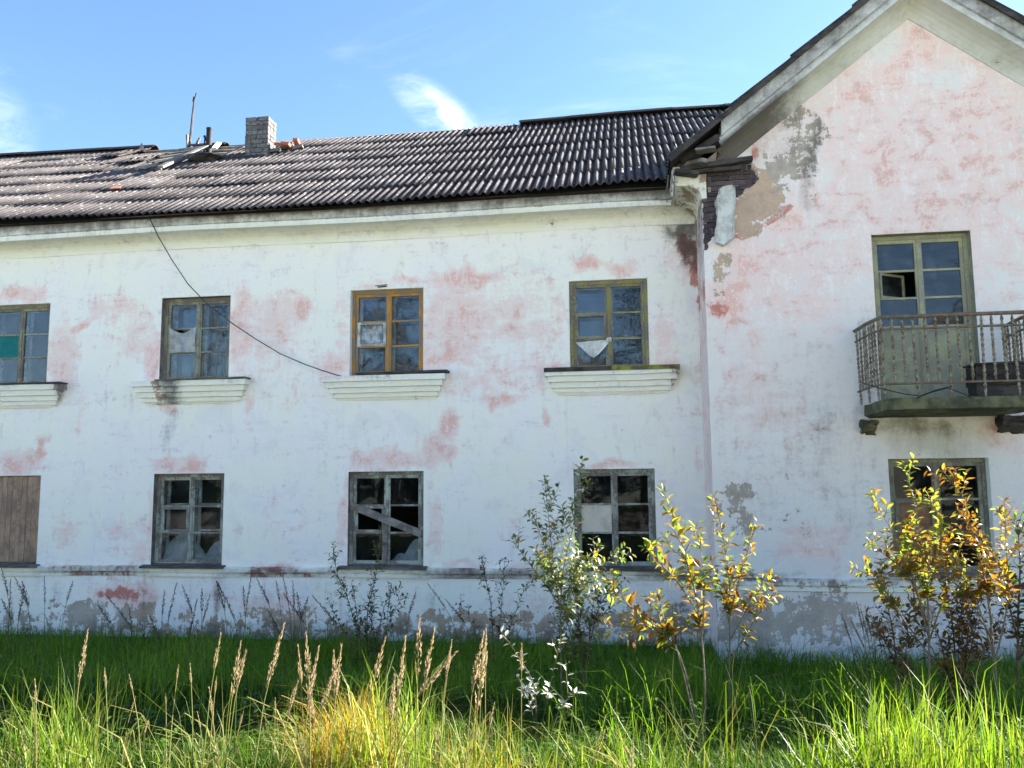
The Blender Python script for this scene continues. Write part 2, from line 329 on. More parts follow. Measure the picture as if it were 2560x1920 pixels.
mb = MB(); rx = np.linspace(-120, 140, 66); ry = [-12.2, -14, -17, -20, -24, -28, -34]  # unseen pale gravel, added to bounce sunlight onto the shaded front
mb.v = [(x, y+.25*mnoise.noise(Vector((x*.3, y, 3))) if y in (-12.2, -34) else y, gz(x, y)+.02) for y in ry for x in rx]; nx = len(rx)
mb.f = [(j*nx+i, j*nx+i+1, (j+1)*nx+i+1, (j+1)*nx+i) for j in range(len(ry)-1) for i in range(nx-1)]; mb.m = [0]*len(mb.f)
m, t, out = mat('pale_gravel'); pos = N(t, 'ShaderNodeNewGeometry').outputs['Position']
col = mix(t, nz(t, pos, 2, 8, .7), (.46, .43, .37), (.58, .55, .48)); pbsdf(t, out, col, .95, bump(t, nz(t, pos, 60, 4, .7), .8, .02))
put('bounce_gravel_yard', mb, m, kind='structure')

# ------------------------------------------------------------------ the house
house = empty('abandoned_house', (0, 0, 0))
tag(house, 'abandoned two-storey plastered house with faded pink and white walls and corrugated roof', 'house')

D2 = 2560/2212.
def paint(P, blobs, Y):
    """P: (n,2) wall coords; blobs in picture units (2212 wide) -> dict channel->values"""
    ch = {k: np.zeros(len(P)) for k in ('pink', 'bare', 'grime', 'red', 'grey', 'green')}
    tv = lambda a, b, o: .13*mnoise.noise(Vector((a*2.1, b*2.1, o)))+.07*mnoise.noise(Vector((a*5.3, b*4.3, o+9)))+.035*mnoise.noise(Vector((a*13, b*9, o+19)))
    P = P+np.array([(tv(a, b, 3), tv(a, b, 50)) for a, b in P])
    for b in blobs:
        k, u, v, ru, rv, s = b[:6]; rot = R(b[6]) if len(b) > 6 else 0
        c = onY(u*D2, v*D2, Y); e = onY((u+ru)*D2, v*D2, Y); g = onY(u*D2, (v+rv)*D2, Y)
        rx, rz = abs(e[0]-c[0]), abs(g[2]-c[2]); dx, dz = P[:, 0]-c[0], P[:, 1]-c[2]
        if rot: dx, dz = dx*math.cos(rot)+dz*math.sin(rot), -dx*math.sin(rot)+dz*math.cos(rot)
        w = np.exp(-((dx/rx)**2+(dz/rz)**2)**1.5*.7)*s
        for kk in k.split('+'): ch[kk] = np.maximum(ch[kk], w) if s > 0 else ch[kk]+w
    return ch
def setattrs(me, ch):
    n = len(me.vertices)
    for nm, ks in (('m1', ('pink', 'bare', 'grime')), ('m2', ('red', 'grey', 'green'))):
        a = me.attributes.new(nm, 'FLOAT_COLOR', 'POINT'); d = np.ones((n, 4), np.float32)
        for i, k in enumerate(ks): d[:, i] = ch[k]
        a.data.foreach_set('color', d.ravel())
def lines(lo, hi, step, extra=(), fine=()):
    a = list(np.arange(lo, hi, step))+[hi]
    for f0, f1, fs in fine: a += list(np.arange(f0, f1, fs))
    a = [x for x in a if all(abs(x-e) > .006 for e in extra)]+list(extra)
    a = sorted(a); o = [a[0]]
    for x in a[1:]:
        if x-o[-1] > .002: o.append(x)
    return np.array(o)
def wallgrid(xs, zs, skip, yf, ztop=None):
    X, Z = np.meshgrid(xs, zs); idx = -np.ones(X.shape, int)
    if ztop is not None: Zc = np.minimum(Z, ztop(X))
    else: Zc = Z
    V = []; F = []
    def vid(j, i):
        if idx[j, i] < 0: idx[j, i] = len(V); V.append((X[j, i], yf(X[j, i], Zc[j, i]), Zc[j, i]))
        return idx[j, i]
    for j in range(len(zs)-1):
        for i in range(len(xs)-1):
            cx, cz = (xs[i]+xs[i+1])/2, (zs[j]+zs[j+1])/2
            if skip(cx, cz): continue
            if ztop is not None and zs[j] >= ztop(xs[i])-1e-6 and zs[j] >= ztop(xs[i+1])-1e-6: continue
            F.append((vid(j, i), vid(j, i+1), vid(j+1, i+1), vid(j+1, i)))
    return V, F
# --- main wall sheet
ops = [(x, x+WW, ZLB-.02, ZLT) for x in WX]+[(x, x+WW, ZUB, ZUT) for x in UX]
ex = []
for x0, x1, _, _ in ops: ex += [x0, x1]
for x in WX: ex += [x-.10, x-.085, x+WW+.085, x+WW+.10]
xs = lines(-2.6, XC, .042, ex); zs = lines(-.4, 6.75, .042, [ZLB-.02, ZLT, ZUB, ZUT, .84, .845])
def ymain(x, z):
    y = .012*mnoise.noise(Vector((x*.7, z*.7, 1)))+.004*mnoise.noise(Vector((x*4, z*4, 5)))
    under = any(a-.09 < x < a+WW+.09 for a in WX)
    if z < .843: y += .0 if under else -.028
    elif z > ZLT+.18 and z < ZUB-.2 and under: y += .010
    for a, b, c, d in ops:
        if a-.05 < x < b+.05 and c-.05 < z < d+.05: return 0 if z > .9 else y
    return y
V, F = wallgrid(xs, zs, lambda x, z: any(a < x < b and c < z < d for a, b, c, d in ops), ymain)
BM = [('pink', 40, 640, 60, 16, .85), ('pink', 130, 760, 38, 80, .62), ('pink', 178, 702, 30, 12, .95, 20), ('pink', 250, 670, 65, 35, .5), ('pink', 300, 730, 60, 55, .45), ('pink', 332, 770, 22, 60, .8),
 ('pink', 130, 820, 35, 20, .7), ('pink', 520, 710, 28, 90, .75), ('pink', 600, 690, 70, 60, .6), ('pink', 575, 760, 60, 50, .42), ('pink', 650, 665, 16, 30, .9), ('pink', 725, 790, 45, 30, .8), ('pink', 742, 700, 18, 80, .45),
 ('pink', 1010, 602, 75, 20, 1.0), ('pink', 985, 690, 90, 100, .66), ('pink', 932, 720, 24, 110, .62), ('pink', 1120, 680, 90, 90, .5), ('pink', 1060, 800, 150, 70, .4), ('pink', 955, 770, 50, 28, .85),
 ('pink', 1272, 575, 32, 20, .85), ('pink', 1350, 576, 42, 16, .7), ('pink', 850, 612, 85, 11, .65), ('pink', 1432, 740, 38, 60, .6), ('pink', 1442, 782, 34, 16, .78), ('pink', 1196, 790, 45, 20, .66), ('pink', 1215, 690, 14, 80, .45),
 ('pink', 1078, 862, 32, 15, 1.05), ('pink', 1050, 832, 42, 30, .55), ('pink', 1180, 900, 7, 26, .95), ('pink', 962, 925, 18, 40, 1.0, -20), ('pink', 935, 975, 45, 30, .75), ('pink', 840, 992, 100, 26, .66), ('pink', 768, 985, 22, 16, .85),
 ('pink', 425, 1000, 32, 20, .85), ('pink', 360, 1002, 42, 14, .75), ('pink', 405, 1020, 85, 10, .55), ('pink', 40, 1000, 55, 26, .85), ('pink', 95, 970, 10, 17, .95), ('pink', 360, 885, 26, 14, .8), ('grime', 365, 920, 14, 60, .32),
 ('pink', 270, 1150, 55, 40, .38), ('pink', 330, 1110, 14, 70, .62), ('pink', 300, 1180, 30, 35, .5), ('pink', 140, 1150, 30, 45, .45), ('pink', 745, 1110, 16, 100, .6), ('pink', 935, 1150, 20, 90, .5), ('pink', 1330, 1002, 75, 12, .66), ('pink', 1440, 1130, 16, 90, .34),
 ('pink', 540, 880, 8, 30, .7), ('pink', 175, 900, 12, 60, .45), ('pink', 1130, 1130, 60, 50, .25), ('pink', 610, 1120, 90, 80, .18), ('pink', 640, 860, 80, 60, .25), ('pink', 1180, 1180, 30, 30, .3),
 ('grime', 1474, 494, 36, 26, .95), ('red+grime', 1488, 535, 20, 44, .9, 20), ('red', 1505, 595, 13, 60, .95), ('grime', 1500, 560, 12, 60, .4), ('pink', 1490, 570, 40, 60, .55, 25), ('pink', 1515, 850, 9, 300, .35),
 ('grime', 360, 690, 20, 40, .10), ('bare+grey', 1004, 1044, 8, 5, .75), ('bare+grey', 385, 605, 40, 20, .18),
 ('bare+grey', 195, 1315, 70, 28, .92), ('bare', 300, 1322, 45, 26, .85), ('red', 255, 1283, 62, 16, .82), ('pink', 270, 1290, 80, 35, .8), ('bare+grey', 30, 1330, 60, 26, .7), ('pink', 40, 1290, 40, 20, .4),
 ('bare', 420, 1340, 90, 14, .68), ('bare', 600, 1338, 120, 22, .75), ('bare', 690, 1318, 60, 18, .6), ('pink', 590, 1310, 110, 30, .6), ('bare', 1000, 1345, 190, 22, .82), ('bare', 930, 1345, 60, 24, .8), ('bare+grey', 1350, 1345, 160, 32, .8), ('grime', 1480, 1340, 60, 40, .5),
 ('grime', 750, 1372, 1000, 22, .5), ('bare', 750, 1366, 1100, 24, .74), ('bare+grey', 190, 1330, 110, 34, .8), ('bare', 620, 1345, 140, 26, .8), ('bare', 1080, 1345, 260, 26, .8), ('bare+grey', 1420, 1340, 120, 44, .9), ('grime', 1430, 1350, 110, 30, .35), ('grime', 400, 1290, 500, 60, .10), ('pink', 1150, 1310, 120, 30, .35), ('grime', 470, 1285, 9, 34, .55), ('grime', 930, 1290, 8, 30, .3),
 ('pink', 620, 1226, 90, 9, .7), ('pink', 220, 1228, 110, 8, .7), ('pink', 1050, 1228, 130, 10, .75), ('grime', 640, 1234, 80, 5, .4),
 ('green', 700, 470, 1600, 70, .18), ('grime', 1460, 470, 40, 20, .5)]
me = bpy.data.meshes.new('main_wall'); me.from_pydata(V, [], F); P = np.array([(v[0], v[2]) for v in V]); setattrs(me, paint(P, BM, 0))
smooth(put('main_wall', me, M_PL, house))
# --- wing front sheet
hole = [onY(u, v, WY)[[0, 2]] for u, v in [(1750, 415), (1800, 405), (1868, 398), (1884, 424), (1899, 450), (1868, 470), (1850, 486), (1832, 505), (1805, 555), (1790, 586), (1772, 606), (1765, 622), (1750, 622)]]
def inpoly(x, z, poly):
    c = False; j = len(poly)-1
    for i in range(len(poly)):
        xi, zi = poly[i]; xj, zj = poly[j]
        if (zi > z) != (zj > z) and x < (xj-xi)*(z-zi)/(zj-zi+1e-12)+xi: c = not c
        j = i
    return c
wops = [(RDX[0], RDX[1], RDZ[0], RDZ[1]), (RWX[0], RWX[1], RWZ[0], RWZ[1])]
def ywing(x, z):
    y = WY+.014*mnoise.noise(Vector((x*.8, z*.8, 9)))+.004*mnoise.noise(Vector((x*5, z*5, 2)))
    if x < XC+.02: y = WY
    if 10.02 < x < 11.2 and 4.9 < z < 7.2:
        jx, jz = .03*mnoise.noise(Vector((x*12, z*12, 0))), .03*mnoise.noise(Vector((x*12, z*12, 7)))
        if inpoly(x+jx, z+jz, hole): return WY+.055
    for a, b, c, d in wops:
        if a-.04 < x < b+.04 and c-.04 < z < d+.04: return WY
    if z < .843: y -= .02
    return y
gtop = lambda X: GZ+.30-GS*np.abs(X-AX)
xs = lines(XC, WXR, .045, [RDX[0], RDX[1], RWX[0], RWX[1], AX], [(10.06, 11.1, .017)]); zs = lines(-.4, GZ+.3, .045, [RDZ[0], RDZ[1], RWZ[0], RWZ[1], .84, .845], [(5.1, 6.9, .017)])
V, F = wallgrid(xs, zs, lambda x, z: any(a < x < b and c < z < d for a, b, c, d in wops), ywing, gtop)
BW = [('pink', 1960, 300, 460, 360, .60), ('pink', 1960, 120, 130, 90, .75), ('pink', 2100, 300, 120, 200, .66), ('pink', 1700, 620, 160, 130, .55), ('pink', 1640, 800, 110, 200, .42), ('pink', 1800, 560, 140, 90, .45), ('pink', 1860, 200, 60, 30, .9),
 ('pink', 1900, 100, 40, 30, -.55), ('pink', 2030, 160, 50, 40, -.35), ('pink', 1760, 330, 30, 50, -.2), ('pink', 1690, 780, 40, 60, -.2), ('pink', 1790, 830, 50, 60, -.25), ('pink', 1850, 760, 40, 120, -.15), ('pink', 1820, 1120, 90, 100, -.15),
 ('red', 1548, 662, 26, 26, .82), ('pink', 1580, 640, 70, 60, .95), ('red', 1608, 507, 50, 13, 1., 28), ('red', 1680, 460, 50, 15, 1.05, 45), ('red', 1735, 400, 14, 40, .6), ('grime', 1740, 380, 22, 60, .5), ('pink', 1700, 480, 60, 40, .8, 45), ('pink', 1600, 560, 70, 50, .8),
 ('bare', 1650, 420, 52, 62, 1.0), ('bare', 1600, 470, 40, 55, 1.0), ('bare', 1553, 580, 26, 34, .95), ('bare', 1545, 625, 22, 18, .7), ('bare+grey', 1690, 360, 50, 50, .75), ('bare+grey', 1752, 340, 40, 85, .72), ('bare+grey', 1725, 285, 56, 60, .70), ('grime', 1760, 320, 16, 60, .6), ('grime', 1700, 300, 30, 40, .35), ('bare', 1660, 340, 30, 30, .6), ('red', 1632, 335, 12, 30, .7), ('bare+grey', 1690, 480, 60, 14, .5, 40),
 ('grime', 1752, 350, 20, 50, .55), ('grime', 1700, 245, 40, 30, .5), ('grime', 1640, 300, 60, 45, .3), ('grime', 1740, 420, 14, 50, .4), ('grime', 1560, 380, 60, 40, .6),
 ('bare+grey', 1600, 1058, 38, 26, .72), ('bare+grey', 1590, 1090, 24, 18, .8), ('bare+grey', 1618, 1135, 34, 42, .66), ('bare+grey', 1560, 1090, 14, 70, .62), ('bare+grey', 1692, 1045, 24, 16, .6), ('bare+grey', 1655, 1150, 40, 34, .52), ('bare+grey', 1605, 1228, 50, 18, .85), ('bare+grey', 1700, 1120, 50, 60, .36),
 ('bare+grey', 1640, 1340, 130, 64, .95), ('bare+grey', 1760, 1330, 120, 60, .9), ('bare+grey', 1950, 1345, 160, 50, .75), ('grime', 1700, 950, 150, 220, .17), ('grime', 1780, 980, 40, 130, .25), ('grime', 1600, 900, 60, 260, .14), ('grime', 1820, 1080, 120, 120, .14), ('grime', 1950, 400, 300, 260, .10), ('bare+grey', 1680, 1330, 90, 44, .85), ('bare+grey', 1740, 1310, 60, 40, .8), ('bare+grey', 1620, 1350, 60, 46, .7), ('bare+grey', 1860, 1350, 130, 50, .62), ('grime', 1600, 1330, 60, 80, .35), ('grime', 1800, 1405, 400, 14, .4), ('grime', 1660, 1244, 120, 9, .45),
 ('green+grime', 2000, 918, 90, 22, .55), ('green', 2010, 950, 130, 50, .55), ('grime', 1882, 845, 20, 50, .32), ('grime', 1870, 890, 20, 30, .4), ('grime', 1768, 1000, 18, 90, .22, -15), ('grime', 1760, 900, 60, 60, .12), ('pink', 1760, 1180, 90, 40, .6), ('pink', 2160, 930, 60, 60, .6), ('grime', 2160, 940, 40, 40, .2), ('grime', 1872, 705, 14, 26, .3), ('pink', 1850, 1320, 60, 30, .5)]
me = bpy.data.meshes.new('wing_wall'); me.from_pydata(V, [], F); P = np.array([(v[0], v[2]) for v in V]); setattrs(me, paint(P, BW, WY))
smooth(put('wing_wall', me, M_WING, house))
# --- wing side wall (faces left) and the rest of the shell
ys = lines(WY, 0, .05); zs = lines(-.4, 6.6, .05); V = []; F = []
for z in zs:
    for y in ys: V.append((XC+(.05 if (5.35 < z < 6.6 and y < WY+.12 and mnoise.noise(Vector((y*9, z*9, 1))) > -.35) else .008*mnoise.noise(Vector((y*3, z*3, 4)))), y, z))
n_ = len(ys); F = [(j*n_+i, j*n_+i+1, (j+1)*n_+i+1, (j+1)*n_+i) for j in range(len(zs)-1) for i in range(n_-1)]
me = bpy.data.meshes.new('wing_side_wall'); me.from_pydata(V, [], F); A = np.array(V)
ch = {k: np.zeros(len(V)) for k in ('pink', 'bare', 'grime', 'red', 'grey', 'green')}
hz = np.clip((A[:, 2]-4.7)/1.2, 0, 1); ch['grime'] = hz*.6; ch['red'] = np.exp(-((A[:, 2]-4.9)/.5)**2)*.6; ch['pink'] += .55; ch['bare'] = np.clip((A[:, 2]-5.2), 0, 1)*.8+np.clip(.5-A[:, 2], 0, 1)*1.2; ch['grey'] += .6
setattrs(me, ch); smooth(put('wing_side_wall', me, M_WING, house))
mb = MB()
mb.add([(XL, 0, -.4), (-2.6, 0, -.4), (-2.6, 0, 6.7), (XL, 0, 6.7)], [(0, 1, 2, 3)])
mb.add([(WXR, 0, -.4), (XR, 0, -.4), (XR, 0, 6.7), (WXR, 0, 6.7)], [(0, 1, 2, 3)])
mb.add([(WXR, WY, -.4), (WXR, 0, -.4), (WXR, 0, 6.6), (WXR, WY, 6.6)], [(0, 1, 2, 3)])
for x in (XL, XR): mb.add([(x, 0, -.4), (x, YB, -.4), (x, YB, 6.6), (x, YB/2-.2, 10.0), (x, 0, 6.6)], [(0, 1, 2, 3, 4)])
mb.add([(XL, YB, -.4), (XR, YB, -.4), (XR, YB, 6.7), (XL, YB, 6.7)], [(0, 1, 2, 3)])
put('outer_walls', mb, M_PL, house)
# --- rooms behind the windows
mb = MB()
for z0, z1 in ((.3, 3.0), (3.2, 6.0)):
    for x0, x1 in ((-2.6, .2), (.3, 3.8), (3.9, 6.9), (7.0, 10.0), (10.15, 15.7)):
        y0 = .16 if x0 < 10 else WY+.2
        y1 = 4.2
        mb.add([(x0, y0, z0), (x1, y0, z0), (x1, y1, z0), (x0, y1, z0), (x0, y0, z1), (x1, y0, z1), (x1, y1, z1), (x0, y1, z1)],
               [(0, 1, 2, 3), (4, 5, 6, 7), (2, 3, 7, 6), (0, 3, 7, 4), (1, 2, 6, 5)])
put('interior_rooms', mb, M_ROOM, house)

# --- cornice, bands
PROF = [(-.05, -.012), (.018, -.012), (.02, .03), (.035, .075), (.07, .12), (.13, .16), (.21, .182), (.30, .188), (.355, .188), (.355, .180), (.385, .180), (.385, .245), (.366, .252), (.366, .268), (.395, .275), (.395, .46), (-.05, .46)]
def extrude(prof, rail, close_ends=True):
    """rail: list of fn(o,v)->point"""
    mb = MB(); k = len(prof); vs = [f(o, v) for f in rail for o, v in prof]
    fs = [(i*k+a, i*k+(a+1) % k, (i+1)*k+(a+1) % k, (i+1)*k+a) for i in range(len(rail)-1) for a in range(k)]
    if close_ends: fs += [tuple(range(k)), tuple((len(rail)-1)*k+a for a in range(k))]
    mb.add(vs, fs); return mb
def cornice(name, rail, blob=None, mt=None):
    mb = extrude(PROF, rail); me = mb.mesh(name); fixn(me); A = np.array(mb.v); ch = {k: np.zeros(len(A)) for k in ('pink', 'bare', 'grime', 'red', 'grey', 'green')}
    blob(A, ch); setattrs(me, ch); return put(name, me, mt or M_TRIM, house)
K_ = len(PROF)
def cb(A, ch):
    v = np.tile([p[1] for p in PROF], len(A)//K_); o = np.tile([p[0] for p in PROF], len(A)//K_)
    ch['grime'] += np.clip((v-.22)*4.5, 0, .95)*.8+(v > .26)*.28+np.clip((A[:, 0]-8.8), 0, 1)*.25; ch['green'] += ((o > .06)*(v < .19))*.30
    ch['bare'] += np.clip((A[:, 0]-8.9)*.5, 0, .5)*(v > .2)
mr_ = [(lambda o, v, x=x: (x, -o, ML+v+.012*math.sin(x*.9))) for x in np.linspace(-9, 9.2, 60)]+[lambda o, v: (XC-o, -o, ML+v)]
cornice('cornice', mr_, cb)
def cbs(A, ch): ch['grime'] += .30; ch['bare'] += .55; ch['grey'] += .1; ch['green'] += .2
cornice('cornice', [lambda o, v: (XC-o, -o, ML+v)]+[(lambda o, v, y=y: (XC-o+.01*math.sin(y*20), min(y, -o-.02), ML+v)) for y in (-.5, -.7, -.9, -1.05, -1.17)], cbs)
def rake(sgn, d0, d1):
    return [(lambda o, v, d=d: (AX+sgn*(d+(.03*math.sin(40*v+30*o) if d == d0 and d0 > 1 else 0)), WY-o, GZ-GS*d+v*1.28)) for d in np.linspace(d0, d1, 30)]
def cbr(A, ch):
    v = np.tile([p[1] for p in PROF], len(A)//K_); o = np.tile([p[0] for p in PROF], len(A)//K_)
    dl = np.clip((11.55-A[:, 0])*1.6, 0, 1); ch['grime'] += np.clip((v-.2)*3, 0, .38)+(v > .19)*.16+dl*(v < .2)*.95+.08; ch['green'] += ((v < .2))*.22; ch['pink'] += (v > .2)*.25
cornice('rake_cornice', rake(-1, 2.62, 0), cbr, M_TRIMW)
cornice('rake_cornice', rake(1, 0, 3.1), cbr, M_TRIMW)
BP = [(-.04, .84), (.045, .84), (.045, .893), (.03, .898), (.03, .912), (.068, .916), (.068, .978), (.04, .995), (-.04, 1.0)]
def band(name, rail, blobs, Y, matl):
    mb = extrude(BP, rail); me = mb.mesh(name); fixn(me); A = np.array(mb.v); ch = paint(A[:, [0, 2]], blobs, Y)
    setattrs(me, ch); return put(name, me, matl, house)
band('plinth_band', [(lambda o, v, x=x: (x, -o+.004*math.sin(3*x), v+.006*math.sin(1.7*x))) for x in np.arange(-3, 9.95, .12)]+[lambda o, v: (XC-o, -o, v)],
     [('red+grime', 215, 1232, 120, 20, .6), ('red+grime', 610, 1236, 120, 20, .6), ('grime+pink', 1040, 1240, 150, 20, .75), ('grime', 1450, 1246, 80, 22, .75), ('pink', 620, 1238, 160, 10, .6), ('pink', 210, 1236, 120, 10, .6)], 0, M_TRIM)
band('plinth_band', [lambda o, v: (XC-o, -o-.002, v)]+[(lambda o, v, y=y: (XC-o, y, v)) for y in (-.3, -.7, -1.)]+[lambda o, v: (XC-o, WY-o, v)]+[(lambda o, v, x=x: (x, WY-o+.005*math.sin(3*x), v+.005*math.sin(2*x))) for x in np.arange(10.2, WXR, .12)],
     [('grime+bare', 1650, 1250, 170, 10, .72), ('bare+grey', 1700, 1262, 300, 12, .6), ('grime', 1900, 1255, 200, 9, .4)], WY, M_TRIM)
# thin crack wire under cornice
# --- exposed dark bricks at the broken corner
bme = MB(); bme.box(-.058, .058, 0, .06, -.031, .031); bme = bme.mesh('brick_half'); fixn(bme); bme.materials.append(M_DKBRICK)
bml = MB(); bml.box(-.12, .12, 0, .06, -.031, .031); bml = bml.mesh('brick_long'); fixn(bml); bml.materials.append(M_DKBRICK)
wing = bpy.data.objects['wing_wall']; row = 0; z = 5.12
while z < 6.95:
    x = XC+.004+(.06 if row % 2 else .0)
    while x < 11.15:
        lng = rnd.random() < .45; w = .24 if lng else .116
        cx = x+w/2
        if any(inpoly(cx+dx, z+dz, hole) for dx in (-w/2, 0, w/2) for dz in (-.03, .03)) and rnd.random() < .97:
            o = put('brick', bml if lng else bme, None, wing, (cx, WY+.022+rnd.uniform(-.010, .014), z)); o.rotation_euler = (0, rnd.uniform(-.03, .03), rnd.uniform(-.05, .05))
        x += w+.010
    z += .0735; row += 1
side = bpy.data.objects['wing_side_wall']
z = 5.4; row = 0
while z < 6.5:
    for k in range(2 if row % 2 else 1):
        o = put('brick', bme, None, side, (XC+.018+rnd.uniform(-.006, .01), WY+.06+.122*k, z)); o.rotation_euler = (0, 0, -math.pi/2+rnd.uniform(-.06, .06))
    z += .0735; row += 1
# hanging plaster slab
pl = [onY(u, v, WY-.09)[[0, 2]] for u, v in [(1800, 470), (1812, 463), (1831, 461), (1838, 468), (1839, 500), (1836, 545), (1837, 580), (1832, 596), (1820, 606), (1806, 613), (1790, 607), (1789, 585), (1791, 560), (1793, 540), (1791, 520), (1788, 505), (1793, 490), (1799, 482)]]
bm = bmesh.new(); n_ = len(pl)
lay = []
for yy, k, in ((WY-.085, .9), (WY-.10, 1.), (WY-.03, 1.03), (WY+.0, .97)):
    cx, cz = sum(p[0] for p in pl)/n_, sum(p[1] for p in pl)/n_
    lay.append([bm.verts.new((cx+(p[0]-cx)*k, yy+.02*mnoise.noise(Vector((p[0]*9, p[1]*9, yy*20)))+.04*(p[1]-cz), cz+(p[1]-cz)*(1-(1-k)*.4))) for p in pl])
lay[0], lay[1] = lay[1], lay[0]
lay = [lay[1], lay[0], lay[2], lay[3]]
for a, b in zip(lay, lay[1:]):
    for i in range(n_): bm.faces.new((a[i], a[(i+1) % n_], b[(i+1) % n_], b[i]))
bm.faces.new(lay[0]); bm.faces.new(lay[-1]); bmesh.ops.triangulate(bm, faces=bm.faces); bmesh.ops.subdivide_edges(bm, edges=bm.edges, cuts=1)
for v in bm.verts: v.co += Vector((mnoise.noise(v.co*14), mnoise.noise(v.co*14+Vector((5, 0, 0))), mnoise.noise(v.co*14+Vector((0, 7, 0)))))*.022
bmesh.ops.recalc_face_normals(bm, faces=bm.faces); me = bpy.data.meshes.new('plaster_slab'); bm.to_mesh(me); bm.free()
o = put('plaster_slab', me, M_CHUNK, house); o['label'] = 'thick pale slab of broken plaster hanging at the corner'
# broken eave corner: rafters and splintered boards, metal strips
for (u1, v1, y1), (u2, v2, y2), w, h, mm in [((1705, 405, -1.2), (1800, 345, -1.45), .12, .10, M_TAR), ((1690, 418, -1.0), (1762, 400, -1.5), .10, .05, M_GREY), ((1740, 378, -1.45), (1790, 372, -1.5), .16, .03, M_GREY), ((1700, 425, -1.3), (1880, 398, -1.25), .13, .06, M_TAR), ((1715, 432, -1.25), (1850, 420, -1.22), .08, .05, M_TAR), ((1686, 430, -1.35), (1745, 436, -1.3), .16, .05, M_TAR)]:
    a, b = onY(u1, v1, y1), onY(u2, v2, y2); mb = MB(); mb.beam((0, 0, 0), Vector(b)-Vector(a), w, h); put('rafter', mb, mm, house, Vector(a))
for u, v0, v1, y in ((1684, 432, 510, -1.3), (1676, 436, 492, -1.25), (1668, 438, 470, -1.2)):
    a, b = onY(u+3, v0, y), onY(u, v1, y); mb = MB(); mb.beam((0, 0, 0), Vector(b)-Vector(a), .018, .018); put('metal_strip', mb, M_GREY, house, Vector(a))

# --- window sills with stepped mouldings
def sill_mesh(hw, levels):
    mb = MB(); rings = []
    for z, o in levels: s = o*1.05; rings.append([(-hw-s, 0, z), (-hw-s, -o, z), (hw+s, -o, z), (hw+s, 0, z)])
    vs = [p for r in rings for p in r]; fs = []
    for i in range(len(rings)-1):
        for k in range(3): fs.append((i*4+k, i*4+k+1, (i+1)*4+k+1, (i+1)*4+k))
    fs += [(0, 1, 2, 3), tuple((len(rings)-1)*4+k for k in range(4))]; mb.add(vs, fs); return mb
LV = [(-.37, .015), (-.33, .02), (-.333, .058), (-.265, .06), (-.255, .048), (-.262, .10), (-.18, .10), (-.17, .085), (-.178, .145), (-.09, .15), (-.08, .135), (-.088, .19), (-.03, .19), (-.0, .19)]

